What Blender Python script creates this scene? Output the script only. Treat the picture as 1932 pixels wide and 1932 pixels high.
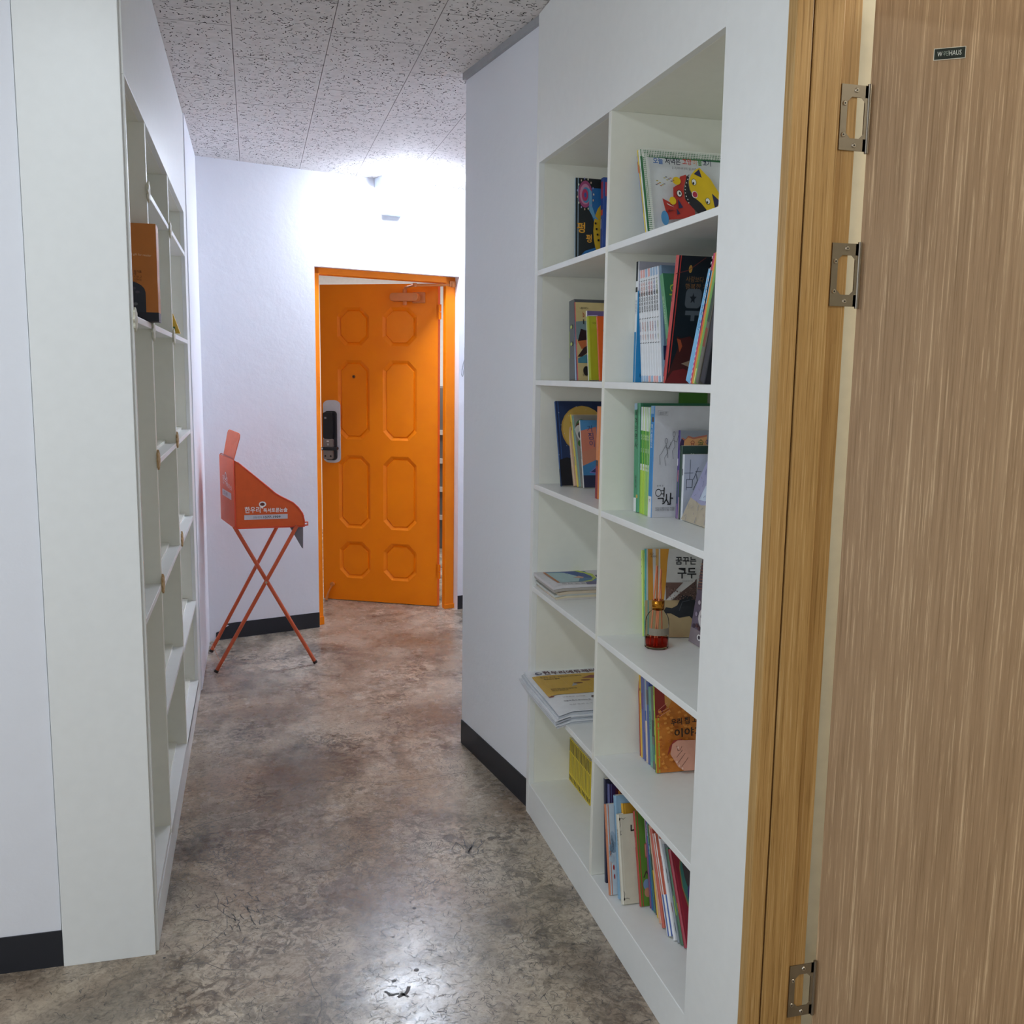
import bpy, math, random
from mathutils import Vector as V, Matrix
for _o in list(bpy.data.objects): bpy.data.objects.remove(_o)
SC = bpy.context.scene
COL = SC.collection
R = math.radians
# ------------------------------------------------------------------ camera
f, yaw, pitch, roll = 1818.465, .262055572, .14051541, .01401997
cy, sy, cp, sp = math.cos(yaw), math.sin(yaw), math.cos(pitch), math.sin(pitch)
fwd = V((sy*cp, cy*cp, -sp)); rt = V((cy, -sy, 0)); up = rt.cross(fwd)
r2 = rt*math.cos(roll) + up*math.sin(roll); u2 = up*math.cos(roll) - rt*math.sin(roll)
cam = bpy.data.cameras.new('camera'); cam.sensor_width = 36; cam.lens = f/1932*36
cam.clip_start = .02
co = bpy.data.objects.new('camera', cam); COL.objects.link(co)
co.matrix_world = Matrix(((r2.x, u2.x, -fwd.x, 0), (r2.y, u2.y, -fwd.y, 0), (r2.z, u2.z, -fwd.z, 1.47), (0, 0, 0, 1)))
SC.camera = co
SC.cycles.diffuse_bounces = 8; SC.cycles.max_bounces = 14; SC.cycles.transparent_max_bounces = 24
# ------------------------------------------------------------------ world, lights, exposure
SC.view_settings.view_transform = 'Standard'; SC.view_settings.look = 'None'
SC.view_settings.gamma = 1; SC.view_settings.exposure = 0.2
SC.view_settings.use_curve_mapping = False
W = bpy.data.worlds.new('world'); SC.world = W; W.use_nodes = True
W.node_tree.nodes['Background'].inputs[0].default_value = (.6, .65, .7, 1)
W.node_tree.nodes['Background'].inputs[1].default_value = .05
def area(name, loc, size, power, col, rot=(0, 0, 0)):
    l = bpy.data.lights.new(name, 'AREA'); l.shape = 'RECTANGLE'; l.size, l.size_y = size
    l.energy = power; l.color = col
    o = bpy.data.objects.new(name, l); COL.objects.link(o); o.location = loc; o.rotation_euler = rot
    return o
area('room_lamp_light', (-.47, 1.05, 2.512), (.24, 1.1), 12, (.84, .93, 1))          # tube fitting of the front room
area('window_daylight', (-3.12, -.4, 1.55), (1.3, 2.2), 35, (.86, .94, 1), (0, R(-90), 0))                       # added soft fill, tinted like daylight, at an assumed unseen window
area('side_room_light', (2.1, .9, 2.5), (.5, .5), 42, (1, .93, .78))                # lamp of the room behind the wooden door
area('lobby_light', (1.2, 7.6, 2.5), (.8, .8), 55, (1, .98, .97))                   # lamp of the stair hall behind the orange door
FAR_LAMP = 122.0

# ------------------------------------------------------------------ materials
def lin(h):
    h = h.lstrip('#'); c = [int(h[i:i+2], 16)/255 for i in (0, 2, 4)]
    return tuple(x/12.92 if x <= .04045 else ((x+.055)/1.055)**2.4 for x in c) + (1,)
MATS = {}
def new_mat(key):
    m = bpy.data.materials.new(key); m.use_nodes = True
    b = m.node_tree.nodes['Principled BSDF']; return m, m.node_tree, b
def mat(h, rough=.5, metal=0, spec=.5, var=.04):
    key = f'paint_{h.lstrip("#")}_{rough}_{metal}'
    if key in MATS: return MATS[key]
    m, t, b = new_mat(key)
    c = lin(h); b.inputs['Roughness'].default_value = rough; b.inputs['Metallic'].default_value = metal
    b.inputs['Specular IOR Level'].default_value = spec
    n = t.nodes.new('ShaderNodeTexNoise'); n.inputs['Scale'].default_value = 35; n.inputs['Detail'].default_value = 3
    r = t.nodes.new('ShaderNodeValToRGB'); r.color_ramp.elements[0].position = .3; r.color_ramp.elements[1].position = .7
    r.color_ramp.elements[0].color = tuple(x*(1-var) for x in c[:3]) + (1,); r.color_ramp.elements[1].color = tuple(min(1, x*(1+var)) for x in c[:3]) + (1,)
    tc = t.nodes.new('ShaderNodeTexCoord')
    t.links.new(tc.outputs['Object'], n.inputs['Vector']); t.links.new(n.outputs['Fac'], r.inputs['Fac']); t.links.new(r.outputs['Color'], b.inputs['Base Color'])
    MATS[key] = m; return m
def noise(t, scale, detail=4, vec=None, rough=.55, dist=0):
    n = t.nodes.new('ShaderNodeTexNoise'); n.inputs['Scale'].default_value = scale; n.inputs['Detail'].default_value = detail
    n.inputs['Roughness'].default_value = rough; n.inputs['Distortion'].default_value = dist
    if vec: t.links.new(vec, n.inputs['Vector'])
    return n.outputs['Fac']
def ramp(t, fac, stops):
    r = t.nodes.new('ShaderNodeValToRGB'); e = r.color_ramp.elements
    while len(e) < len(stops): e.new(.5)
    for k, (p, c) in enumerate(stops): e[k].position = p; e[k].color = lin(c) if isinstance(c, str) else (c, c, c, 1)
    t.links.new(fac, r.inputs['Fac']); return r.outputs['Color']
def mix(t, fac, a, b, mode='MIX'):
    n = t.nodes.new('ShaderNodeMix'); n.data_type = 'RGBA'; n.blend_type = mode
    if hasattr(fac, 'links'): t.links.new(fac, n.inputs[0])
    else: n.inputs[0].default_value = fac
    for s, x in ((6, a), (7, b)):
        if hasattr(x, 'links'): t.links.new(x, n.inputs[s])
        else: n.inputs[s].default_value = lin(x)
    return n.outputs[2]
def coords(t, scale=(1, 1, 1), rot=(0, 0, 0)):
    tc = t.nodes.new('ShaderNodeTexCoord'); mp = t.nodes.new('ShaderNodeMapping'); mp.inputs['Scale'].default_value = scale; mp.inputs['Rotation'].default_value = rot
    t.links.new(tc.outputs['Object'], mp.inputs['Vector']); return mp.outputs['Vector']
def bump(t, b, h, strength, dist=.002):
    n = t.nodes.new('ShaderNodeBump'); n.inputs['Strength'].default_value = strength; n.inputs['Distance'].default_value = dist
    t.links.new(h, n.inputs['Height']); t.links.new(n.outputs['Normal'], b.inputs['Normal'])
def m_wall(h, lumps=.35):
    m, t, b = new_mat('wall_paint'); v = coords(t)
    t.links.new(ramp(t, noise(t, 2.2, 5, v), [(.35, h), (.7, h)]), b.inputs['Base Color'])
    b.inputs['Roughness'].default_value = .62; bump(t, b, noise(t, 9, 6, v, .6), lumps, .006); return m
def m_wood(key, dark, mid, light, sc, rough=.45):
    m, t, b = new_mat(key)
    v = coords(t, (sc, sc, sc*.014)); v2 = coords(t, (sc*.3, sc*.3, sc*.006))
    a = noise(t, 1.0, 6, v, .7); d = noise(t, 1.0, 3, v2, .5, 1.2)
    c1 = ramp(t, a, [(.36, dark), (.47, mid), (.56, mid), (.63, light)]); c2 = ramp(t, d, [(.3, dark), (.55, mid), (.8, light)])
    t.links.new(mix(t, .3, c1, c2), b.inputs['Base Color'])
    b.inputs['Roughness'].default_value = rough; b.inputs['Specular IOR Level'].default_value = .35; bump(t, b, a, .15, .001); return m
def m_floor():
    m, t, b = new_mat('polished_concrete'); v = coords(t)
    base = ramp(t, noise(t, 1.6, 6, v, .6, .4), [(.3, '#a99b88'), (.52, '#bfb19d'), (.72, '#d0c3b0')])
    st = ramp(t, noise(t, 2.3, 9, v, .66, .7), [(.46, 0.0), (.56, .4), (.72, .92)])
    c = mix(t, st, base, '#383634')
    cur = ramp(t, noise(t, 17, 10, v, .72, 1.8), [(.4, 1.0), (.47, .85), (.53, 0.0)]); pat = ramp(t, noise(t, 3.1, 6, v, .65, .5), [(.42, .12), (.62, .75)])
    mk = t.nodes.new('ShaderNodeMath'); mk.operation = 'MULTIPLY'; t.links.new(cur, mk.inputs[0]); t.links.new(pat, mk.inputs[1])
    c = mix(t, mk.outputs[0], c, '#34302d')
    br = ramp(t, noise(t, 1.1, 5, v, .6, .3), [(.45, 0.0), (.7, .75)])
    c = mix(t, br, c, '#8a6a50')
    fine = ramp(t, noise(t, 42, 8, v, .75, 1.5), [(.36, .45), (.5, 1.0), (.66, 1.15)])
    c = mix(t, .75, c, fine, 'MULTIPLY')
    v3 = coords(t, (1, 1, 1), (0, 0, .5))
    vo = t.nodes.new('ShaderNodeTexNoise'); vo.inputs['Scale'].default_value = 120; vo.inputs['Detail'].default_value = 2; t.links.new(v3, vo.inputs['Vector'])
    c = mix(t, .5, c, ramp(t, vo.outputs['Fac'], [(.33, .7), (.45, 1.0)]), 'MULTIPLY')
    t.links.new(c, b.inputs['Base Color'])
    t.links.new(ramp(t, noise(t, 5, 8, v, .7), [(.3, .16), (.7, .36)]), b.inputs['Roughness'])
    b.inputs['Specular IOR Level'].default_value = .42
    bump(t, b, noise(t, 26, 7, v, .7), .1, .003); return m
def m_orange():
    m, t, b = new_mat('orange_paint'); v = coords(t)
    t.links.new(ramp(t, noise(t, 6, 4, v), [(.3, '#f58400'), (.7, '#fb8b00')]), b.inputs['Base Color'])
    b.inputs['Roughness'].default_value = .45; b.inputs['Specular IOR Level'].default_value = .3; bump(t, b, noise(t, 70, 4, v), .08, .001); return m
def m_glass(key, col, gloss=.12):
    m, t, b = new_mat(key); t.nodes.remove(b); o = t.nodes['Material Output']
    tr = t.nodes.new('ShaderNodeBsdfTransparent'); tr.inputs[0].default_value = lin(col); gl = t.nodes.new('ShaderNodeBsdfGlossy'); gl.inputs['Roughness'].default_value = .03
    fr = t.nodes.new('ShaderNodeLayerWeight'); fr.inputs[0].default_value = gloss; mx = t.nodes.new('ShaderNodeMixShader')
    t.links.new(fr.outputs['Fresnel'], mx.inputs[0]); t.links.new(tr.outputs[0], mx.inputs[1]); t.links.new(gl.outputs[0], mx.inputs[2]); t.links.new(mx.outputs[0], o.inputs['Surface']); return m
def m_emit(key, col, s):
    m, t, b = new_mat(key); b.inputs['Base Color'].default_value = lin(col); b.inputs['Emission Color'].default_value = lin(col); b.inputs['Emission Strength'].default_value = s; return m
WALL = m_wall('#eceef4', .5); LAM = mat('#eef0ee', .38, var=.012); LAMIN = mat('#eeeee3', .4, var=.012)
FLOOR = m_floor(); ORANGE = m_orange(); BLACK = mat('#23252c', .55); STEEL = mat('#8d8579', .35, .9)
JAMB = m_wood('oak_jamb', '#85612f', '#b8925a', '#cfae7a', 360); LEAF = m_wood('oak_leaf', '#8f7557', '#ad9070', '#e0c6a2', 300)
CEIL = mat('#e0dcd9', .8, spec=.2); PAGE = mat('#e9e4d6', .8, spec=.2)

# ------------------------------------------------------------------ mesh helpers
class MB:
    def __init__(s): s.v = []; s.f = []; s.m = []; s.mats = []; s.sm = []
    def mi(s, m):
        if m not in s.mats: s.mats.append(m)
        return s.mats.index(m)
    def poly(s, pts, m, smooth=False):
        i = len(s.v); s.v += [tuple(p) for p in pts]; s.f.append(tuple(range(i, i+len(pts)))); s.m.append(s.mi(m)); s.sm.append(smooth)
    def add(s, vs, fs, m, smooth=False):
        i = len(s.v); s.v += [tuple(p) for p in vs]
        for q in fs: s.f.append(tuple(i+k for k in q)); s.m.append(s.mi(m)); s.sm.append(smooth)
    def box(s, a, b, m, M=None):
        (x0, y0, z0), (x1, y1, z1) = a, b
        vs = [V(p) for p in ((x0,y0,z0),(x1,y0,z0),(x1,y1,z0),(x0,y1,z0),(x0,y0,z1),(x1,y0,z1),(x1,y1,z1),(x0,y1,z1))]
        if M: vs = [M @ p for p in vs]
        s.add(vs, [(0,3,2,1),(4,5,6,7),(0,1,5,4),(1,2,6,5),(2,3,7,6),(3,0,4,7)], m)
    def prism(s, pts, z0, z1, m, M=None):               # pts: ccw outline in xy
        n = len(pts); vs = [V((p[0], p[1], z0)) for p in pts] + [V((p[0], p[1], z1)) for p in pts]
        if M: vs = [M @ p for p in vs]
        s.add(vs, [tuple(range(n-1, -1, -1)), tuple(range(n, 2*n))] + [(k, (k+1) % n, n+(k+1) % n, n+k) for k in range(n)], m)
    def tube(s, path, r, m, n=10, cap=True):
        P = [V(p) for p in path]; rs = r if isinstance(r, (list, tuple)) else [r]*len(P); vs = []; fs = []
        for k, p in enumerate(P):
            d = (P[min(k+1, len(P)-1)] - P[max(k-1, 0)]).normalized()
            a = d.orthogonal().normalized() if k == 0 else (a - d*a.dot(d)).normalized()
            b = d.cross(a)
            vs += [p + (a*math.cos(2*math.pi*j/n) + b*math.sin(2*math.pi*j/n))*rs[k] for j in range(n)]
        for k in range(len(P)-1):
            fs += [(k*n+j, k*n+(j+1) % n, (k+1)*n+(j+1) % n, (k+1)*n+j) for j in range(n)]
        s.add(vs, fs, m, True)
        if cap: s.poly(vs[n-1::-1] if n else [], m); s.poly(vs[-n:], m)
    def lathe(s, prof, c, m, n=32, smooth=True):        # prof: (r, z)
        vs = [(c[0]+r*math.cos(2*math.pi*j/n), c[1]+r*math.sin(2*math.pi*j/n), c[2]+z) for r, z in prof for j in range(n)]
        fs = [(k*n+j, k*n+(j+1) % n, (k+1)*n+(j+1) % n, (k+1)*n+j) for k in range(len(prof)-1) for j in range(n)]
        s.add(vs, fs, m, smooth)
        if prof[0][0] > 1e-5: s.poly(vs[n-1::-1], m)
        if prof[-1][0] > 1e-5: s.poly(vs[-n:], m)
    def build(s, name, parent=None, bevel=0, loc=None):
        me = bpy.data.meshes.new(name); me.from_pydata(s.v, [], s.f)
        for m in s.mats: me.materials.append(m)
        me.polygons.foreach_set('material_index', s.m); me.polygons.foreach_set('use_smooth', s.sm); me.update()
        o = bpy.data.objects.new(name, me); COL.objects.link(o)
        if parent: o.parent = parent
        if loc: o.location = loc
        if bevel:
            md = o.modifiers.new('bevel', 'BEVEL'); md.width = bevel; md.segments = 2; md.limit_method = 'ANGLE'
        return o
def tag(o, label=None, cat=None, group=None, kind=None):
    for k, x in (('label', label), ('category', cat), ('group', group), ('kind', kind)):
        if x: o[k] = x
    return o
def empty(name, loc=(0, 0, 0), rot=(0, 0, 0), parent=None):
    o = bpy.data.objects.new(name, None); COL.objects.link(o); o.location = loc; o.rotation_euler = rot; o.empty_display_size = .05
    if parent: o.parent = parent
    return o
def struct(name, mb): o = mb.build(name); o['kind'] = 'structure'; return o
GL = {}
def glyphs(body, align='LEFT', bold=0):
    key = (body, align, bold)
    if key not in GL:
        cu = bpy.data.curves.new('lettering', 'FONT'); cu.body = body; cu.resolution_u = 2; cu.align_x = align; cu.space_line = .92; cu.offset = bold
        o = bpy.data.objects.new('lettering', cu); COL.objects.link(o)
        me = bpy.data.meshes.new_from_object(o.evaluated_get(bpy.context.evaluated_depsgraph_get()))
        GL[key] = ([tuple(p.co) for p in me.vertices], [tuple(p.vertices) for p in me.polygons])
        bpy.data.objects.remove(o); bpy.data.curves.remove(cu); bpy.data.meshes.remove(me)
    return GL[key]
# flat printing on a surface: origin o, unit vectors u (to the right) and v (up), n (outward); items in fractions of width/height
def art(mb, o, u, v, n, w, h, items, e=.00025):
    o, u, v, n = V(o), V(u), V(v), V(n)
    for k, it in enumerate(items):
        off = n*e*(k+1); P = lambda a, b: o + u*(a*w) + v*(b*h) + off
        t = it[0]
        if t == 'r': _, a, b, c, d, q = it; mb.poly([P(a, b), P(c, b), P(c, d), P(a, d)], mat(q))
        elif t == 'p': mb.poly([P(a, b) for a, b in it[1]], mat(it[2]))
        elif t == 'e':
            _, a, b, ra, rb, q = it[:6]; r0, r1 = it[6:8] if len(it) > 6 else (0, 360)
            pts = [P(a+ra*math.cos(R(r0+(r1-r0)*j/20)), b+rb*math.sin(R(r0+(r1-r0)*j/20))) for j in range(20 if r1-r0 == 360 else 21)]
            mb.poly(pts, mat(q))
        elif t == 'l':
            _, pts, wd, q = it; pts = [P(a, b) for a, b in pts]
            for a, b in zip(pts, pts[1:]):
                d = (b-a)
                if d.length < 1e-6: continue
                s = n.cross(d.normalized())*wd/2; d = d.normalized()*wd*.3
                mb.poly([a-s-d, b-s+d, b+s+d, a+s-d], mat(q))
        elif t in ('w', 'wb'):                                # lettering fitted to the box a..c, b..d
            _, body, a, b, c_, d, q = it[:7]; vs, fs = glyphs(body, 'LEFT', .022 if t == 'wb' else 0); xs = [p[0] for p in vs]; ys = [p[1] for p in vs]
            x0, y0, kx, ky = min(xs), min(ys), (c_-a)/(max(xs)-min(xs)), (d-b)/(max(ys)-min(ys)); sh = it[7] if len(it) > 7 else 0
            mb.add([P(a+(x-x0)*kx, b+(y-y0)*ky + sh*(x-x0)*kx) for x, y, z in vs], fs, mat(q))
        elif t == 't':
            _, body, a, b, size, q = it[:6]; ang = it[6] if len(it) > 6 else 0; al = it[7] if len(it) > 7 else 'LEFT'
            st = it[8] if len(it) > 8 else 1
            vs, fs = glyphs(body, al); c, s_ = math.cos(R(ang)), math.sin(R(ang)); q0 = P(a, b)
            mb.add([q0 + u*((x*st*c-y*s_)*size) + v*((x*st*s_+y*c)*size) for x, y, z in vs], fs, mat(q))
ORD = 'first second third fourth fifth sixth seventh eighth ninth tenth eleventh twelfth thirteenth fourteenth fifteenth sixteenth'.split()

# ------------------------------------------------------------------ the setting
H = 2.565
random.seed(7)
fb = MB()
fb.poly([(-3.2, -2, 0), (3.4, -2, 0), (3.4, 10, 0), (-3.2, 10, 0)], FLOOR)
DK = mat('#4a4745', .5); DK2 = mat('#5f5a55', .5); BRK = mat('#6c5546', .5)
def mark(mb, x, y, ang, L, w, bend, m, z, n=3):
    pts = []; a = ang
    for k in range(n+1):
        pts.append((x, y, a)); x += math.cos(a)*L/n; y += math.sin(a)*L/n; a += random.uniform(-bend, bend)
    for (x0, y0, a0), (x1, y1, a1) in zip(pts, pts[1:]):
        mb.poly([(x0-math.sin(a0)*w, y0+math.cos(a0)*w, z), (x0+math.sin(a0)*w, y0-math.cos(a0)*w, z), (x1+math.sin(a1)*w, y1-math.cos(a1)*w, z), (x1-math.sin(a1)*w, y1+math.cos(a1)*w, z)], m)
cl = [(random.uniform(-.3, .9), random.uniform(1.7, 4.2), random.uniform(.1, .3)) for _ in range(26)]
for k in range(13000):
    if k % 3: x, y, s = random.choice(cl); x, y = random.gauss(x, s), random.gauss(y, s)
    else: x, y = random.uniform(-.7, 1.0), random.uniform(1.6, 5.2)
    if x < -.62: continue
    mark(fb, x, y, random.uniform(0, 6.3), random.uniform(.008, .028), random.uniform(.0004, .0009), .9, random.choice([DK, DK2, DK2]), .0002)
def crack(pts, w, m, j=.012):
    for (a, b), (c, d) in zip(pts, pts[1:]):
        n = max(2, int(math.hypot(c-a, d-b)/.05)); px, py = a, b
        for k in range(1, n+1):
            qx, qy = a+(c-a)*k/n + random.uniform(-j, j)*(k < n), b+(d-b)*k/n + random.uniform(-j, j)*(k < n)
            l = math.hypot(qx-px, qy-py) or 1; nx, ny = -(qy-py)/l*w, (qx-px)/l*w
            fb.poly([(px-nx, py-ny, .00035), (qx-nx, qy-ny, .00035), (qx+nx, qy+ny, .00035), (px+nx, py+ny, .00035)], m); px, py = qx, qy
crack([(-.26, 3.1), (-.05, 3.19), (.17, 3.42), (.3, 3.36), (.5, 3.33), (.74, 3.36)], .0016, DK)
crack([(-.33, 2.05), (-.3, 1.98), (-.36, 1.85)], .0012, DK); crack([(.05, 1.8), (.12, 2.1), (.1, 2.25)], .0009, DK2)
crack([(-.14, 2.7), (-.1, 2.5), (-.2, 2.36), (-.05, 2.3)], .001, DK2); crack([(.33, 5.55), (.8, 5.62), (1.1, 5.9)], .0022, DK, .004)
for k in range(14): mark(fb, .62+random.gauss(0, .04), 2.78+random.gauss(0, .03), 1.3+random.uniform(-.4, .4), random.uniform(.02, .06), .0016, .3, DK, .0004)
for k in range(34): mark(fb, -.06+random.gauss(0, .05), 2.55+random.gauss(0, .07), random.uniform(1.5, 2.6), random.uniform(.015, .04), .0013, .5, DK, .0004)
crack([(.272, 2.135), (.285, 2.115), (.305, 2.118)], .0035, DK, .003); crack([(.3, 2.105), (.318, 2.112), (.332, 2.14)], .0045, DK, .003); crack([(.308, 2.118), (.325, 2.1)], .003, DK, .002)
for x, y, s in ((.3, 2.17, .006), (.36, 2.2, .007), (-.25, 2.4, .004), (.24, 2.0, .004), (.02, 2.12, .003), (.4, 2.48, .006)):
    fb.poly([(x+s*math.cos(j*.9), y+s*math.sin(j*.9), .0005) for j in range(7)], DK)
struct('floor', fb)

cb = MB()
cb.poly([(-3.2, -2, H), (-3.2, 10, H), (3.4, 10, H), (3.4, -2, H)], CEIL)
SEAM = mat('#86827f', .8); PIT = mat('#3f3c39', .9); PIT2 = mat('#5a5653', .9)
def strip(x0, y0, x1, y1, w=.0013):
    l = math.hypot(x1-x0, y1-y0); nx, ny = -(y1-y0)/l*w, (x1-x0)/l*w
    cb.poly([(x0+nx, y0+ny, H-.0004), (x1+nx, y1+ny, H-.0004), (x1-nx, y1-ny, H-.0004), (x0-nx, y0-ny, H-.0004)][::-1], SEAM)
TX, TY = .3115, .615
for i in range(-1, 6):
    x0 = -.041 + TX*i; strip(x0, 2.0, x0, 6.2)
    oy = (3.39 if i % 2 else 3.085) - TY*2
    for k in range(8): strip(x0, oy+TY*k, x0+TX, oy+TY*k, .0012)
for k in range(11500):
    x, y = random.uniform(-.3, 1.4), random.uniform(2.85, 5.95)
    u = (x+.041) % TX
    if u < .008 or u > TX-.008: continue
    s = random.random()
    if s < .5: L, w = random.uniform(.003, .0065), random.uniform(.0013, .0021)
    else: L, w = random.uniform(.008, .023), random.uniform(.0009, .0018)
    i0 = len(cb.f); mark(cb, x, y, random.gauss(.9, .9), L, w, 1.0, random.choice([PIT, PIT2]), H-.0007, 2 if s < .5 else 4)
    for q in range(i0, len(cb.f)): cb.f[q] = cb.f[q][::-1]
struct('ceiling', cb)

# back wall with the door opening: s runs along it, r away from the corridor
BO = V((-.24, 5.405, 0)); BU = V((.95823, .28607, 0)); BN = V((-.28607, .95823, 0))
BM = Matrix(((BU.x, BN.x, 0, BO.x), (BU.y, BN.y, 0, BO.y), (0, 0, 1, 0), (0, 0, 0, 1)))
S0, S1, DT = .608, 1.521, 2.056
wb = MB()
wb.box((-.12, 0, 0), (S0, .16, H), WALL, BM); wb.box((S1, 0, 0), (2.9, .16, H), WALL, BM); wb.box((S0, 0, DT), (S1, .16, H), WALL, BM)
struct('wall_back', wb)
wl = MB(); wl.box((-.47, 4.548, 0), (-.262, 5.45, H), WALL); struct('wall_left', wl)
wf = MB(); wf.box((-3.2, 2.428, 0), (-.4902, 2.55, H), WALL); struct('wall_front_left', wf)
wr = MB(); wr.prism([(.884, 3.003), (1.9, 3.003), (1.9, 3.83), (.7822, 3.651)], 0, H, WALL); struct('wall_right', wr)
wp = MB(); wp.box((.868, -2, 0), (.955, .6, H), WALL); wp.box((.868, .6, 2.14), (.955, 1.4985, H), WALL); struct('wall_right_near', wp)
ws = MB(); ws.box((.957, 1.535, 0), (3.4, 1.6, H), mat('#d6d5c4', .6)); ws.box((3.3, -2, 0), (3.4, 1.535, H), mat('#d6d5c4', .6)); struct('wall_side_room', ws)
wx = MB()
wx.box((-3.3, -2, 0), (-3.2, 2.55, H), WALL); wx.box((-3.2, -2.1, 0), (3.4, -2, H), WALL); struct('wall_behind', wx)
wn = MB(); WF = mat('#e9ecee', .4)
for a, b in (((-1.56, .84), (.76, .9)), ((-1.56, 2.2), (.76, 2.26)), ((-1.56, .84), (-1.5, 2.26)), ((.7, .84), (.76, 2.26)), ((-.43, .9), (-.37, 2.2))): wn.box((-3.2, a[0], a[1]), (-3.155, b[0], b[1]), WF)
wo = struct('window_1', wn); wn = MB(); wn.box((-3.19, -1.5, .9), (-3.185, .7, 2.2), mat('#cfe0ee', .1)); wn.build('pane', wo)  # assumed window out of view, added to house the fill light
wq = MB(); wq.box((1.85, 3.83, 0), (1.95, 6.2, H), WALL); struct('wall_right_far', wq)
STW = mat('#e4e4e2', .6)
wh = MB(); wh.box((-2, 9.2, 0), (3.4, 9.3, 3.0), STW); wh.box((3.0, 6.5, 0), (3.1, 9.3, 3.0), STW); wh.box((-1.6, 5.2, 0), (-1.5, 9.3, 3.0), STW); struct('wall_beyond', wh)

bb = MB()
pts = [(.01, .002), (.012, .045), (.03, .05), (.045, .068), (.07, .07), (.085, .078), (.06, .088), (.13, .0905), (S0, .09), (S0, .001)]
n = len(pts); bb.add([BM @ V((a, -.004, b)) for a, b in pts] + [BM @ V((a, 0, b)) for a, b in pts], [tuple(range(n-1, -1, -1))] + [(k, (k+1) % n, n+(k+1) % n, n+k) for k in range(n)], BLACK)
bb.box((S1, -.004, 0), (2.4, 0, .088), BLACK, BM)
struct('baseboard_back', bb)
b2 = MB(); b2.prism([(.879, 3.004), (.884, 3.004), (.7822, 3.651), (.778, 3.649)], 0, .096, BLACK); struct('baseboard_right', b2)
b3 = MB(); b3.box((-3.2, 2.4245, 0), (-.489, 2.428, .094), BLACK); struct('baseboard_left', b3)
t1 = MB(); g = mat('#a5a6a9', .6); t1.prism([(.873, 3.003), (.884, 3.003), (.7822, 3.651), (.768, 3.648)], H-.024, H, g); struct('trim_1', t1)

# ------------------------------------------------------------------ door_1: orange steel door, half open into the stair hall
d1 = empty('door_1', BM @ V((1.45, .1, 0))); d1['kind'] = 'structure'
def at(o, parent):                                  # keep world coordinates while parenting
    o.parent = parent; o.matrix_parent_inverse = parent.matrix_world.inverted(); return o
bpy.context.view_layer.update()
fm = MB()
fm.box((S0, .05, 0), (.652, .125, DT), ORANGE, BM); fm.box((1.456, .05, 0), (S1-.001, .088, DT), ORANGE, BM)
fm.box((S0, .05, 2.02), (S1, .125, DT), ORANGE, BM)
fm.box((S0-.004, .043, 0), (.655, .05, .05), ORANGE, BM); fm.box((1.45, .043, 0), (1.522, .05, .03), ORANGE, BM)
at(fm.build('door_frame', bevel=.003), d1)
LA = V((.4307, 6.2962, 0)); LD = V((.881, -.473, 0)).normalized(); LN = V((-LD.y, LD.x, 0))   # along the leaf, and away from the corridor
LM = Matrix(((LD.x, LN.x, 0, LA.x), (LD.y, LN.y, 0, LA.y), (0, 0, 1, 0), (0, 0, 0, 1)))
lf = MB()
ss = [-.015, .355, .765]; zs = [.004, .44, 1.012, 1.597, 2.02]
cols = [(.1, .315), (.403, .628)]; rows = [(.152, .394), (.482, .953), (1.054, 1.553), (1.641, 1.88)]
def P3(s, r, z): return LM @ V((s, r, z))
for i, (a, b) in enumerate(cols):
    for j, (c, d) in enumerate(rows):
        x0, x1, y0, y1 = ss[i], ss[i+1], zs[j], zs[j+1]
        def octo(ins, ch): A, B, C_, D = a+ins, b-ins, c+ins, d-ins; return [(A+ch, C_), (B-ch, C_), (B, C_+ch), (B, D-ch), (B-ch, D), (A+ch, D), (A, D-ch), (A, C_+ch)]
        o0 = octo(0, .055); o1 = octo(.02, .047); o2 = octo(.024, .046)
        rc = [(x0, y0), (x1, y0), (x1, y1), (x0, y1)]
        for k in range(4):
            lf.poly([P3(rc[k][0], 0, rc[k][1]), P3(rc[(k+1) % 4][0], 0, rc[(k+1) % 4][1]), P3(o0[2*k+1][0], 0, o0[2*k+1][1]), P3(o0[2*k][0], 0, o0[2*k][1])], ORANGE)
            q = (2*k-1) % 8; lf.poly([P3(rc[k][0], 0, rc[k][1]), P3(o0[2*k][0], 0, o0[2*k][1]), P3(o0[q][0], 0, o0[q][1])], ORANGE)
        for k in range(8):
            m_ = (k+1) % 8
            lf.poly([P3(o0[k][0], 0, o0[k][1]), P3(o0[m_][0], 0, o0[m_][1]), P3(o1[m_][0], .013, o1[m_][1]), P3(o1[k][0], .013, o1[k][1])], ORANGE)
            lf.poly([P3(o1[k][0], .013, o1[k][1]), P3(o1[m_][0], .013, o1[m_][1]), P3(o2[m_][0], .0065, o2[m_][1]), P3(o2[k][0], .0065, o2[k][1])], ORANGE)
        lf.poly([P3(p, .0065, q) for p, q in o2], ORANGE)
A, B_, Z0, Z1 = ss[0], ss[2], zs[0], zs[4]
for q in ([(A, 0, Z0), (A, .045, Z0), (B_, .045, Z0), (B_, 0, Z0)], [(A, 0, Z1), (B_, 0, Z1), (B_, .045, Z1), (A, .045, Z1)], [(A, .045, Z0), (A, 0, Z0), (A, 0, Z1), (A, .045, Z1)], [(B_, 0, Z0), (B_, .045, Z0), (B_, .045, Z1), (B_, 0, Z1)], [(A, .045, Z0), (A, .045, Z1), (B_, .045, Z1), (B_, .045, Z0)]):
    lf.poly([P3(*p) for p in q], ORANGE)
leaf = at(lf.build('door_leaf'), d1)
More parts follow.
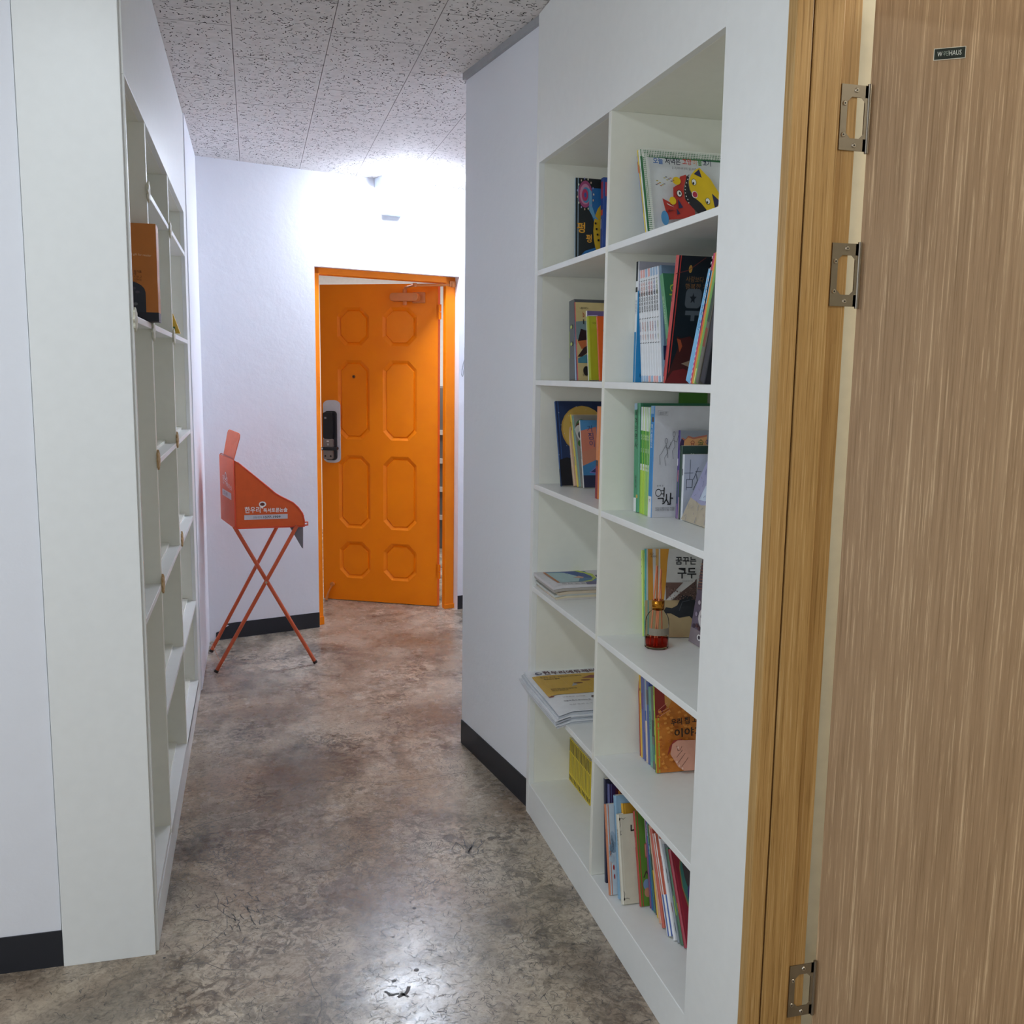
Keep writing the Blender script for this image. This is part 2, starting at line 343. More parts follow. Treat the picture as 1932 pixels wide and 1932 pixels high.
SIL = mat('#d3d5da', .4, .15); DKG = mat('#26272d', .3); TAU = mat('#9a918c', .4, .5)
def rrect(a, b, c, d, rx, ry=None, n=6):
    ry = ry or rx; o = []
    for (x, y, st) in ((b-rx, c+ry, -90), (b-rx, d-ry, 0), (a+rx, d-ry, 90), (a+rx, c+ry, 180)):
        o += [(x+rx*math.cos(R(st+90*k/n)), y+ry*math.sin(R(st+90*k/n))) for k in range(n+1)]
    return o
def slab(mb, outline, r0, r1, m, MM=LM):                 # outline in (s, z), extruded toward the corridor from r0 to r1
    n = len(outline); vs = [MM @ V((a, r0, b)) for a, b in outline] + [MM @ V((a, r1, b)) for a, b in outline]
    mb.add(vs, [tuple(range(n)), tuple(range(2*n-1, n-1, -1))] + [((k+1) % n, k, n+k, n+(k+1) % n) for k in range(n)], m)
lk = MB(); slab(lk, rrect(0, .118, .9, 1.3, .045, .03), 0, -.008, SIL)
lock = at(lk.build('digital_lock', bevel=.002), leaf); lock['label'] = 'silver backplate of the digital lock'
lk = MB(); slab(lk, rrect(.014, .096, .917, 1.232, .022), -.008, -.018, DKG); slab(lk, rrect(.013, .08, 1.055, 1.224, .015), -.018, -.042, DKG)
slab(lk, rrect(.013, .078, .925, 1.056, .012), -.018, -.04, TAU)
for s_, z_ in ((.027, .945), (.064, .945)): slab(lk, [(s_+.0065*math.cos(k*.785), z_+.0065*math.sin(k*.785)) for k in range(8)], -.04, -.0405, BLACK)
slab(lk, rrect(.037, .053, 1.036, 1.044, .003), -.04, -.0408, mat('#f2f2f2')); slab(lk, rrect(.043, .049, 1.012, 1.026, .002), -.04, -.0408, mat('#f2f2f2'))
slab(lk, rrect(.024, .038, 1.182, 1.194, .001), -.042, -.0425, mat('#9a9ca2'))
at(lk.build('lock_body', bevel=.003), lock)
lk = MB(); slab(lk, rrect(.004, .12, .984, 1.004, .009), -.055, -.068, DKG); lk.tube([P3(.095, -.008, .994), P3(.095, -.056, .994)], .011, DKG); slab(lk, rrect(.008, .022, .987, 1.001, .0068), -.068, -.069, mat('#f4f4f6'))
at(lk.build('lever_handle'), lock)
pp = MB(); pp.tube([P3(.207, .0065, 1.45), P3(.207, .001, 1.45)], [.011, .008], mat('#7a4a1c'), 14); pp.tube([P3(.207, .002, 1.45), P3(.207, .0005, 1.45)], .0045, BLACK, 10); at(pp.build('peephole'), leaf)
cl_ = MB(); OR2 = mat('#d2813f', .4); slab(cl_, rrect(.6, .685, 1.902, 1.97, .006), 0, -.008, OR2)
slab(cl_, rrect(.472, .655, 1.912, 1.962, .02), -.008, -.06, OR2); cl_.tube([P3(.563, -.034, 1.89), P3(.563, -.034, 1.985)], .014, OR2)
closer = at(cl_.build('door_closer', bevel=.004), leaf)
ca = MB(); e1 = P3(.563, -.034, 1.98); e2 = P3(.66, -.13, 2.0); e3 = BM @ V((1.5, .045, 2.01))
ca.tube([e1, e1+V((0, 0, .012)), e2], .007, OR2); ca.tube([e2+V((0, 0, -.01)), e2+V((0, 0, .012))], .013, OR2); ca.tube([e2, e3], .0085, OR2); ca.tube([e3+V((0, 0, -.014)), e3+V((0, 0, .014))], .013, OR2)
ca.box((1.478, .04, 2.0), (1.518, .052, 2.03), OR2, BM)
at(ca.build('closer_arm'), closer)
st_ = MB(); st_.tube([P3(.052, -.002, .105), P3(.052, -.02, .105)], .014, OR2); st_.tube([P3(.052, -.016, .1), P3(.03, -.03, .05), P3(.022, -.045, .004)], [.006, .006, .009], OR2); at(st_.build('door_stop'), leaf)
for z_ in (1.85, .23):
    hb = MB(); hb.tube([P3(.778, -.002, z_-.045), P3(.778, -.002, z_-.002)], .009, ORANGE); hb.tube([P3(.778, -.002, z_+.002), P3(.778, -.002, z_+.045)], .009, ORANGE); hb.box((.755, 0, z_-.045), (.778, .003, z_+.045), ORANGE, LM)
    at(hb.build('hinge'), d1)

# ------------------------------------------------------------------ door_2: wooden door standing open into the side room
d2 = empty('door_2', (1.0, 1.48, 0)); d2['kind'] = 'structure'; bpy.context.view_layer.update()
jm = MB(); jm.box((.857, 1.473, 0), (.8875, 1.5, 2.13), JAMB); jm.box((.857, .6, 2.115), (.96, 1.5, 2.15), JAMB); jm.box((.857, .6, 0), (.96, .63, 2.13), JAMB)
jm.box((.8875, 1.4775, 0), (.891, 1.5, 2.115), mat('#5b4030', .6)); jm.box((.891, 1.473, 0), (.945, 1.5, 2.115), JAMB); jm.box((.945, 1.4855, 0), (.9853, 1.5345, 2.115), JAMB); jm.box((.891, 1.5, 0), (.945, 1.5345, 2.115), JAMB)
at(jm.build('door_frame', bevel=.0015), d2)
ld = V((.827, -.562, 0)).normalized(); ln = V((-ld.y, ld.x, 0))   # ln points away from the corridor
KM = Matrix(((ld.x, ln.x, 0, 1.0105), (ld.y, ln.y, 0, 1.4885), (0, 0, 1, 0), (0, 0, 0, 1)))
kl = MB(); kl.box((0, 0, .008), (.84, .038, 2.108), LEAF)
kl_o = kl.build('door_leaf'); kl_o.data.transform(KM); leaf2 = at(kl_o, d2)
kn = MB(); kn.box((.0945, -.0016, 1.99), (.1425, 0, 2.0085), mat('#d8d6c8', .4), KM); kn.box((.0955, -.0018, 1.991), (.1415, -.0014, 2.0075), mat('#12231d', .4), KM)
art(kn, KM @ V((.0955, -.0018, 1.991)), ld, V((0, 0, 1)), -ln, .046, .0165, [('w', 'W', .1, .28, .26, .72, '#e8ece8'), ('w', '우딘', .29, .26, .46, .76, '#9fb0a4'), ('w', 'HAUS', .48, .28, .88, .74, '#dfe6e0')])
pl = at(kn.build('name_plate'), leaf2); pl['label'] = 'small dark green maker plate with white lettering'
for z_ in (1.904, 1.648, .322):
    hm = MB(); hh = .0525
    out = [(.958, z_-hh), (1.008, z_-hh), (1.008, z_+hh), (.958, z_+hh)]
    for a, b in (((.9535, z_+.033), (1.006, z_+hh)), ((.9535, z_-hh), (1.006, z_-.033)), ((.9535, z_-.033), (.9655, z_+.033)), ((.9985, z_-hh), (1.0045, z_+hh))):
        hm.box((a[0], 1.4832, a[1]), (b[0], 1.4856, b[1]), STEEL)
    for sg in (1, -1):
        hm.poly([(.9655, 1.4831, z_+sg*.033), (.9655, 1.4831, z_+sg*.025), (.9735, 1.4831, z_+sg*.033)][::sg], STEEL); hm.poly([(.9985, 1.4831, z_+sg*.033), (.99, 1.4831, z_+sg*.033), (.9985, 1.4831, z_+sg*.025)][::sg], STEEL)
    hm.tube([(1.007, 1.4845, z_-hh-.003), (1.007, 1.4845, z_+hh+.003)], .0035, STEEL)
    ho = at(hm.build('hinge'), d2)
    for x_, q in ((.982, .044), (.982, -.044), (.9605, .022), (.9605, -.028)):
        sc = MB(); sc.tube([(x_, 1.4833, z_+q), (x_, 1.4818, z_+q)], [.0042, .0032], mat('#b9b2a6', .3, .9), 10); sc.tube([(x_, 1.482, z_+q), (x_, 1.4815, z_+q)], .0016, BLACK, 6); at(sc.build('screw'), ho)

# ------------------------------------------------------------------ right bookcase, let into the wall
ZS = [1.797, 1.4575, 1.125, .788, .4535, .109]; XF, XB = .868, 1.19
YF, YD0, YD1, YN = 2.971, 2.346, 2.3635, 1.744
bc = empty('bookcase', (XF, 2.25, 0)); tag(bc, 'tall white built in bookcase of twelve open cells filled with picture books', 'bookcase'); bpy.context.view_layer.update()
def part(name, boxes, m=LAM, bev=.0012, par=None, lab=None):
    b = MB()
    if name in ('divider', 'side_panel', 'back_panel', 'top_panel', 'book_rest'): m = LAMIN
    for a, c in boxes: b.box(a, c, m)
    o = at(b.build(name, bevel=bev), par or bc)
    if lab: o['label'] = lab
    return o
part('face_frame', [((XF, 1.5015, 0), (XF+.018, YN, H-.002)), ((XF, YF, 0), (XF+.018, 3.0, H-.002)), ((XF, YN, 2.121), (XF+.018, YF, H-.002))], bev=.0008)
part('plinth', [((XF+.0005, YN, 0), (XF+.018, YF, .1085))])
part('side_panel', [((XF+.018, YF, 0), (XB, YF+.018, 2.3))]); part('side_panel', [((XF+.018, YN-.018, 0), (XB, YN, 2.3))])
part('top_panel', [((XF+.018, YN, 2.121), (XB, YF, 2.139))]); part('back_panel', [((XB, YN-.018, 0), (XB+.006, YF+.018, 2.14))])
part('divider', [((XF+.0008, YD0, .1085), (XB, YD1, 2.121))])
for z_ in ZS:
    for a, b in ((YN, YD0), (YD1, YF)): part('shelf', [((XF+.0012, a, z_-.0165), (XB, b, z_))])

# ------------------------------------------------------------------ left bookcase
XL = -.266; lb = empty('bookcase', (-.38, 3.4, 0)); tag(lb, 'shallow white bookcase along the left wall, nearly empty and seen edge on', 'bookcase'); bpy.context.view_layer.update()
LB = -.486
part('end_panel', [((LB-.001, 2.42, 0), (-.272, 2.436, H-.002))], par=lb)
part('face_frame', [((XL-.016, 2.437, 2.131), (XL, 4.40, H-.002)), ((XL-.016, 4.40, 0), (XL, 4.547, H-.002)), ((XL-.016, 2.437, 0), (XL, 2.452, 2.131))], par=lb)
part('back_panel', [((LB-.006, 2.437, 0), (LB, 4.42, 2.3))], par=lb); part('plinth', [((XL-.018, 2.452, 0), (XL-.001, 4.40, .095))], par=lb)
part('top_panel', [((LB, 2.437, 2.131), (XL-.016, 4.40, 2.147))], par=lb); part('side_panel', [((LB, 4.402, 0), (XL-.016, 4.418, 2.2))], par=lb)
DV = ((2.878, 2.902), (3.6, 3.628))
for a, b in DV: part('divider', [((LB, a, .1), (XL-.0015, b, 2.131))], par=lb)
for a, b, zz in ((2.452, DV[0][0], (1.6, .865, .13)), (DV[0][1], DV[1][0], (1.963, 1.6, 1.218, .85, .477, .106)), (DV[1][1], 4.402, (1.966, 1.602, 1.22, .843, .461, .096))):
    for z_ in zz:
        s = part('shelf', [((LB, a, z_-.016), (XL-.001, b, z_))], par=lb)
        if z_ < 1.5 and a > 2.6: part('book_rest', [((LB+.004, a+.001, z_), (-.302, b-.001, z_+.011))], par=s)

# flower ornaments stuck on the left bookcase
def flower(y, z, m, label):
    b = MB(); n = 48; pts = [((.0255+.0035*math.cos(8*2*math.pi*k/n))*math.cos(2*math.pi*k/n), (.0255+.0035*math.cos(8*2*math.pi*k/n))*math.sin(2*math.pi*k/n)) for k in range(n)]
    vs = [(0, p, q) for p, q in pts] + [(.0045, p*.98, q*.98) for p, q in pts] + [(.006, p*.8, q*.8) for p, q in pts]
    b.add(vs, [tuple(range(n-1, -1, -1)), tuple(range(2*n, 3*n))] + [(k, (k+1) % n, n+(k+1) % n, n+k) for k in range(n)] + [(n+k, n+(k+1) % n, 2*n+(k+1) % n, 2*n+k) for k in range(n)], m)
    o = b.build('flower_ornament', loc=(XL-.0005, y, z)); tag(o, label, 'ornament', 'flower ornaments on the left bookcase')
    c = MB(); c.tube([(.0058, 0, 0), (.0072, 0, 0)], [.009, .007], m, 16); c.build('flower_centre', o)
FW, FG = mat('#dcd9c6', .5), mat('#c2a070', .55)
for y, z, m, l in ((2.455, 1.588, FW, 'white flower ornament on the shelf edge below the orange box, nearest the end panel'), (2.89, 1.579, FW, 'white flower ornament just under the right corner of the orange box'), (3.614, 1.590, FW, 'white flower ornament directly below the small yellow packet'),
                   (2.89, 1.952, FW, 'white flower ornament on the top shelf edge above the orange box'), (3.614, 1.951, FW, 'white flower ornament on the top shelf edge, farther along the bookcase'),
                   (3.614, 1.228, FG, 'gold flower ornament at the far upper divider of the left bookcase'), (2.89, 1.22, FG, 'gold flower ornament at the upper shelf of the near divider'),
                   (3.67, .862, FG, 'gold flower ornament low on the far divider of the left bookcase'), (2.89, .862, FG, 'gold flower ornament lowest on the near divider')):
    flower(y, z, m, l)
ob = empty('packaging_box', (-.34, 2.83, 1.6)); tag(ob, 'orange cardboard box with an arched dark window on the left bookcase', 'box'); bpy.context.view_layer.update()
b = MB(); b.box((-.425, 2.805, 1.6006), (-.2415, 2.872, 1.857), mat('#c7772c', .5)); box_o = at(b.build('carton', bevel=.0015), ob)
b = MB(); b.box((-.4255, 2.8045, 1.6005), (-.2412, 2.8725, 1.625), mat('#20242e', .5)); at(b.build('base_band'), ob)['label'] = 'black band at the foot of the box'
b = MB(); art(b, (-.425, 2.8048, 1.6), (1, 0, 0), (0, 0, 1), (0, -1, 0), .1835, .257, [('p', [(.25, .09), (.83, .09)] + [(.54+.29*math.cos(R(k*18)), .30+.12*math.sin(R(k*18))) for k in range(11)], '#2a2f3a')] + [('e', .52+random.uniform(-.2, .2), .14+random.uniform(0, .22), .03, .015, random.choice(['#6a6a70', '#8a7a70', '#4a4650'])) for _ in range(14)]); at(b.build('window'), ob)
b = MB(); art(b, (-.425, 2.8048, 1.6), (1, 0, 0), (0, 0, 1), (0, -1, 0), .1835, .257, [('t', 'special gift for reader', .55, .68, .008, '#e8c9a0', -3), ('t', '독서의 즐거움\n책과 함께\n생각을 키우고\n마음을 나누는\n선물 상자', .55, .5, .0075, '#5a3010')]); at(b.build('lettering'), ob)
b = MB(); YL = mat('#d9b13a', .5); b.prism([(-.292, 3.66), (-.246, 3.66), (-.246, 3.69), (-.292, 3.69)], 1.6025, 1.67, YL)
b.v = [(x + (.022 if z > 1.64 else 0)*(-1), y, z) for x, y, z in b.v]
yo = b.build('snack_packet'); tag(yo, 'small yellow and green packet beside the far divider of the left bookcase', 'packet')
b = MB(); b.prism([(-.2925, 3.659), (-.262, 3.659), (-.262, 3.6605), (-.2925, 3.6605)], 1.6025, 1.625, mat('#3f6b2a')); b.prism([(-.3, 3.668), (-.285, 3.668), (-.285, 3.68), (-.3, 3.68)], 1.66, 1.685, mat('#4b4a2c')); b.build('green_label', yo)

# ------------------------------------------------------------------ books
ZUP = V((0, 0, 1))
def book(label, x, yn, z, w, t, h, lean, spine, cover, bands=(), stext=None, art_=(), hard=False, yaw_=0, group=None, name='book', faceout=0, cat='book', aw=None):
    a = math.asin(max(-.6, min(.6, lean/h)))
    lift = t*math.sin(a) if a > 0 else 0
    root = empty(name, (x, yn, z+lift+.0004), (-a, 0, yaw_))
    if faceout:                                       # cover to the corridor, leaning back
        root.rotation_euler = (-faceout, 0, -math.pi/2); root.location = (x, yn, z+t*math.sin(faceout)+.0005)
    tag(root, label, cat, group)
    bt = .0022 if hard else min(.0006, t*.15); c = min(t*.3, .0035 if hard else .0015); ov = .003 if hard else 0
    ms, mc = mat(spine, .4), mat(cover, .4)
    out = [(w, 0), (c, 0), (0, c), (0, t-c), (c, t), (w, t)]; inn = [(w, bt), (c+bt, bt), (bt*1.5, c+bt), (bt*1.5, t-c-bt), (c+bt, t-bt), (w, t-bt)]
    b = MB(); n = 6
    vs = [(p, q, 0) for p, q in out] + [(p, q, 0) for p, q in inn] + [(p, q, h) for p, q in out] + [(p, q, h) for p, q in inn]
    for k in range(5):
        m_ = mc if k in (0, 4) else ms
        b.add([vs[i] for i in (k+1, k, 12+k, 13+k)], [(0, 3, 2, 1)], m_); b.add([vs[i] for i in (6+k, 7+k, 19+k, 18+k)], [(0, 1, 2, 3)], PAGE)
        b.add([vs[i] for i in (12+k, 13+k, 19+k, 18+k)], [(3, 2, 1, 0)], m_); b.add([vs[i] for i in (k, k+1, 7+k, 6+k)], [(0, 1, 2, 3)], m_)
    for k in (0, 5): b.add([vs[i] for i in (k, 6+k, 18+k, 12+k)], [(0, 1, 2, 3) if k == 0 else (3, 2, 1, 0)], mc)
    if hard:                                         # hinge groove line beside the spine
        b.poly([(.007, -.0002, 0), (.0095, -.0002, 0), (.0095, -.0002, h), (.007, -.0002, h)], mat(spine, .6, 0))
    cv = b.build('cover', root)
    p = MB(); p.box((bt*1.6, bt*1.05, ov), (w-ov-.0005, t-bt*1.05, h-ov-.0003), PAGE); p.build('pages', root)
    if bands or stext:
        b = MB(); its = [('r', q[3] if len(q) > 3 else 0, q[0], q[4] if len(q) > 4 else 1, q[1], q[2]) for q in bands]
        for s in ([stext] if stext and isinstance(stext[0], str) else (stext or [])):
            body, col, size, v_ = s[:4]
            its.append(('t', '\n'.join(body), .5, v_, min(size, t*.9), col, 0, 'CENTER'))
        art(b, (0, t-c, 0), (0, -1, 0), ZUP, (-1, 0, 0), t-2*c, h, its, .00012); b.build('spine_print', cv)
    if art_:
        b = MB(); art(b, (0, 0, 0), (1, 0, 0), ZUP, (0, -1, 0), aw or w, h, art_, .00015); b.build('cover_print', cv)
    return root
Z1, Z2, Z3, Z4, Z5, Z6 = ZS
# --- top right cell
g = 'picture books in the top near cell'
book('thin blue and pink spined picture book, farthest left in the top near cell', .931, 2.2445, Z1, .25, .013, .225, .073, '#d9b4c4', '#8fb0d8', [(0, 1, '#8fb4dc', 0, .4), (.86, .93, '#c98a5a'), (.3, .78, '#b58fc0', .5, .8), (.8, .86, '#d97a5a')], None, (), True, group=g)
book('thin yellow spined picture book between the pink and the white ones on top', .927, 2.233, Z1, .25, .011, .236, .075, '#ecd23c', '#d8c455', [(.3, .6, '#6b5a2a', .4, .6), (.74, .84, '#c9702e')], None, (), True, group=g)
book('thin green and white spined picture book behind the yellow cat cover', .926, 2.227, Z1, .25, .0055, .232, .075, '#5d9a66', '#e8eae6', group=g)
grid = []
for k in range(58): grid.append(('r', k/46, .918, k/46+.011, 1, '#eef2ea')) 
for k in range(4): grid.append(('r', 0, .926+k*.02, 1.3, .932+k*.02, '#eef2ea'))
for k in range(4): grid.append(('r', .01+k*.0175, 0, .0165+k*.0175, .92, '#eef2ea'))
for k in range(41): grid.append(('r', 0, k/45, .074, k/45+.009, '#eef2ea'))
cat = [('r', 0, .915, 1.3, 1, '#3f7d52'), ('r', 0, 0, .075, .92, '#3f7d52')] + grid + [
    ('wb', '오늘', 0.130, 0.803, 0.262, 0.873, '#2f66b0'), ('wb', '저녁은', 0.290, 0.806, 0.500, 0.881, '#22263a'), ('wb', '고양', 0.525, 0.813, 0.650, 0.885, '#c9544a'), ('w', '이', 0.668, 0.815, 0.718, 0.880, '#dd8a3c'), ('wb', '물', 0.735, 0.813, 0.790, 0.881, '#4f8f4a'), ('wb', '고기', 0.800, 0.815, 0.915, 0.883, '#28304e'),
    ('w', '글·그림 와타나베 유이치  옮김 우리집', 0.375, 0.753, 0.700, 0.783, '#33353c')]
_fx = [
    ('p', [(.2, .29), (.31, .22), (.37, .12), (.34, 0), (.25, 0), (.23, .1)], '#b5322c'), ('p', [(.33, .1), (.35, .3), (.36, .42), (.42, .45), (.47, .56), (.55, .58), (.56, .55), (.5, .4), (.5, .26), (.62, .18), (.62, 0), (.33, 0)], '#b9362e'),
    ('p', [(.56, .56), (.6, .58), (.57, .46), (.58, .36), (.62, .3), (.74, .2), (.8, .1), (.7, 0), (.62, .1), (.51, .24), (.505, .38)], '#22222a'),
    ('p', [(.58, .48), (.62, .57), (.68, .63), (.75, .66), (.78, .62), (.88, .5), (.98, .3), (1, .12), (.9, 0), (.8, .06), (.72, .18), (.62, .28), (.585, .38)], '#e8c21c'),
    ('p', [(.66, .58), (.74, .64), (.765, .52)], '#2b2d55'), ('p', [(.88, .3), (.985, .18), (.9, .08)], '#2b2d55'),
    ('e', .65, .47, .033, .042, '#22222a'), ('e', .65, .47, .028, .036, '#f2f1ea'), ('e', .64, .455, .012, .016, '#22222a'), ('e', .81, .2, .033, .042, '#22222a'), ('e', .81, .2, .028, .036, '#f2f1ea'), ('e', .8, .185, .012, .016, '#22222a'),
    ('e', .64, .3, .04, .045, '#f0e6dc'), ('e', .642, .3, .032, .036, '#b32a46'), ('e', .43, .33, .037, .046, '#22222a'), ('e', .43, .33, .03, .038, '#f2f1ea'), ('e', .436, .33, .012, .02, '#22222a'),
    ('e', .41, .5, .055, .05, '#e8c21c'), ('e', .33, .24, .045, .05, '#e8c21c'), ('p', [(.4, .26), (.46, .14), (.4, .13)], '#2b2d55'), ('p', [(.37, .14), (.41, .06), (.37, .05)], '#2b2d55'), ('p', [(.24, .22), (.34, .15), (.26, .19)], '#f0d8d0'), ('p', [(.25, .1), (.34, .11), (.26, .13)], '#7c1f22'), ('e', .2, .02, .05, .09, '#4f93c8')]
for k in range(9): _fx.append(('e', .52-.012*(k == 8)+[.055, .04, .02, 0, -.01, -.012, -.005, .01, .03][k], .55-.045*k, .006, .008, '#f2f1ea'))
for k in range(14): _fx.append(('e', .13+.24*((k*.618) % 1), .44+.12*((k*.414+.2) % 1), .016, .006, ['#6b6a74', '#b8a83c', '#b36a4a'][k % 3]))
def _tf(p): return (p[0], .84*p[1]+.2+.12*(p[0]-.45))
for it in _fx:
    if it[0] == 'p': cat.append(('p', [_tf(p) for p in it[1]], it[2]))
    else: cat.append(('e', *_tf(it[1:3]), it[3], it[4]*.9, it[5]))
book('landscape picture book with a yellow cat biting a red fish and green check border', .923, 2.216, Z1, .262, .011, .233, .075, '#eceee8', '#dcdfe2', (), ('오늘저녁은', '#5b6b9a', .006, .8), cat, True, group=g, aw=.195)
# --- top far cell
sw = [('r', 0, 0, 1, 1, '#20272a'), ('p', [(0, 0), (0, .1), (.3, .22), (.62, .26), (.62, .5), (.5, .62), (.4, .7), (.5, .9), (1, .9), (1, 0)], '#2a6fae'), ('p', [(0, 0), (.2, .14), (.5, .2), (1, .22), (1, 0)], '#4f7a60'), ('e', .9, .44, .34, .3, '#d9b02c'), ('e', .3, .83, .22, .145, '#a54a78'), ('e', .3, .83, .17, .11, '#c98aa8'), ('e', .32, .82, .13, .085, '#4a8cb8'), ('e', .29, .82, .1, .065, '#b83a62'), ('e', .3, .82, .04, .028, '#3f5aa0'),
      ('p', [(.4, .9), (.5, .86), (.52, .7), (.62, .6), (.72, .56), (.55, .58), (.42, .66), (.42, .8)], '#6aa8cc'), ('wb', '펑', .05, .41, .3, .525, '#e8a83a'), ('wb', '펑', .33, .31, .51, .4, '#e8a83a'), ('e', .38, .05, .1, .018, '#efefe8')]
sw += [('e', .3+.26*math.cos(k*.42), .83+.165*math.sin(k*.42), .018, .012, ['#e8e4c8', '#9a9ad0', '#d8b8a0'][k % 3]) for k in range(15)] + [('e', .62+.03*k, .52-.06*k, .03, .012, '#2a1f22') for k in range(4)]
book('dark picture book with a purple spiral on its cover, alone at the far side', .984, 2.944, Z1, .2, .012, .285, .016, '#9fb8cc', '#20272a', (), None, sw, True, aw=.105)
book('blue picture book with red patterns standing right of the spiral cover, half hidden', 1.06, 2.908, Z1, .12, .021, .283, .01, '#2d4f9c', '#2d4f9c', [(.78, .96, '#a83a52'), (.6, .7, '#c8482c'), (.66, .78, '#26408c'), (.46, .56, '#8f93b0', 0, .6)], None, [('r', .05, .8, 1, .95, '#b04a62'), ('e', .5, .66, .4, .05, '#c8482c')])
# --- second row far cell
g = 'books in the second far cell'
book('thick grey binder with lime dots on its spine in the second far cell', .949, 2.824, Z2, .26, .05, .242, .02, '#62666b', '#55585c', [(.28, .62, '#c3d46a', 0, .08)], None, (), group=g, name='ring_binder', cat='binder')
b = MB(); art(b, (0, .05, 0), (0, -1, 0), ZUP, (-1, 0, 0), .05, .242, [('e', .62, .665, .24, .03, '#1e2020'), ('e', .45, .665, .17, .022, '#cfe07a'), ('e', .66, .45, .24, .03, '#1e2020'), ('e', .5, .45, .17, .022, '#cfe07a')], .0003); b.build('spine_holes', bpy.data.objects['ring_binder'])
book('thin pale blue book leaning against the grey binder', .95, 2.81, Z2, .2, .012, .222, .03, '#a9bfd8', '#a9bfd8', [(.5, .85, '#5f86c0', .3, .8)], ('세계지도', '#2c3a66', .008, .7), (), group=g)
book('thin navy book between the pale blue and beige books', .95, 2.802, Z2, .2, .007, .239, .04, '#27305f', '#27305f', (), None, (), group=g)
animal = [('p', [(0, .75), (1, .78), (1, .5), (0, .52)], '#7f9698'), ('p', [(.06, .5), (.2, .66), (.4, .64), (.6, .68), (.6, .5), (.3, .48)], '#2e181c'), ('p', [(.05, .5), (.5, .52), (.55, .42), (.2, .4)], '#c96f3c'), ('p', [(.02, .3), (.3, .42), (.55, .46), (.55, .38), (.2, .3)], '#3a2622'), ('p', [(.04, .28), (.6, .36), (1, .38), (1, .22), (.04, .22)], '#4f8c98'), ('e', .36, .12, .13, .06, '#2c2622'), ('w', '느릅골이야기 4', .18, .91, .53, .94, '#2a2622'), ('w', 'b', .3, .81, .37, .88, '#b8402c'), ('r', .3, .72, .34, .78, '#2a2622'), ('w', '우리들', .2, .05, .4, .085, '#2a2622')]
book('beige illustrated book with a red spine and a brown animal on its cover', .95, 2.794, Z2, .2, .007, .239, .045, '#c95a50', '#d5c188', [(0, .3, '#b8404a'), (.3, .88, '#c96a6a')], None, animal, group=g, aw=.078)
book('purple covered book rising above the lime and orange books', .953, 2.703, Z2, .18, .008, .206, .035, '#e6e3e0', '#6f5f92', (), None, [('l', [(.1, .84), (.1, .93), (.6, .935)], .0025, '#cfc6de')], group=g, aw=.055)
book('lime green hardback between the purple and orange books', .951, 2.686, Z2, .17, .015, .189, .037, '#aab52a', '#b3ba2e', (), None, [('w', '아이들', .3, .87, .72, .91, '#3a3a1a'), ('e', .62, .42, .05, .02, '#f0f0e6'), ('e', .72, .4, .02, .016, '#2a2a18'), ('e', .86, .15, .12, .06, '#dfe0d4')], True, group=g, aw=.05)
book('orange picture book beside the divider with a white and yellow shape', .955, 2.615, Z2, .17, .009, .186, .036, '#d9581c', '#e0601f', (), None, [('p', [(.4, .86), (.26, .78), (.36, .62), (1, .6), (1, .95), (.5, .97)], '#33262a'), ('p', [(.42, .84), (.3, .78), (.4, .63), (1, .62), (1, .93), (.5, .94)], '#e3dfe8'), ('p', [(.4, .56), (.27, .48), (.29, .34), (1, .3), (1, .6)], '#e2c03a')], group=g, aw=.06)
# --- second row near cell
g = 'books in the second near cell'
book('tall thin book with a black and white spine, farthest left in its cell', .946, 2.3285, Z2, .22, .0155, .302, .0, '#e6eaf0', '#b9b9c8', [(.84, 1, '#232c36'), (.75, .79, '#1c2026'), (0, .42, '#2a86bc')], ('무엇이든', '#5a6a86', .009, .66), [('r', 0, 0, 1, .76, '#2f93cc'), ('t', '비', .05, .035, .015, '#123a52')], group=g)
NUM = [('#5a6a9c', '8'), ('#c96a4a', '7'), ('#d27a5a', '6'), ('#5a6a7a', '5'), ('#c94a5a', '4'), ('#b84a52', '3'), ('#3f5aa0', '2'), ('#8a9a4a', '1')]
tops = ['#a9c4e2', '#f0b6b4', '#f0b6b4', '#a9c4e2', '#f0b6b4', '#a9c4e2', '#a9c4e2', '#a9c4e2']
for k in range(8):
    yk = 2.297 - .0157*(k+1)
    book(f'white paperback with black spine lettering, {ORD[k]} from the left of its set of eight', .95, yk, Z2, .2, .0152, .281, .046, '#e9ecf2', '#e9ecf2', [(.93, 1, tops[k]), (0, .055, tops[7-k]), (.9, .905, '#2a2c33', .1, .9), (.563, .568, '#2a2c33', .1, .9), (.345, .35, '#2a2c33', .1, .9)],
         [('사라진', NUM[k][0], .0125, .855), ('백과전집', '#1c1d22', .0135, .76), ('초등', NUM[k][0], .009, .51), (NUM[k][1], NUM[k][0], .012, .45), ('읽기', NUM[k][0], .008, .4)], (), group='set of eight white paperbacks')
book('tall slate blue book just right of the white set', .952, 2.157, Z2, .2, .012, .282, .046, '#6f8ca6', '#7088a0', (), None, [('r', 0, .19, 1, .31, '#1f2950')], group=g)
book('green book with yellow lettering leaning left of the black red spined book', .95, 2.103, Z2, .18, .017, .268, .085, '#5f9f72', '#3f7d5a', [(.32, .4, '#20252a', .2, .95)], [('동시쓰는고양이', '#cfe6cf', .011, .76), ('1', '#f0f0f0', .012, .34)], [('w', '우', .22, .73, .62, .9, '#b5cf4a')], group=g, aw=.06)
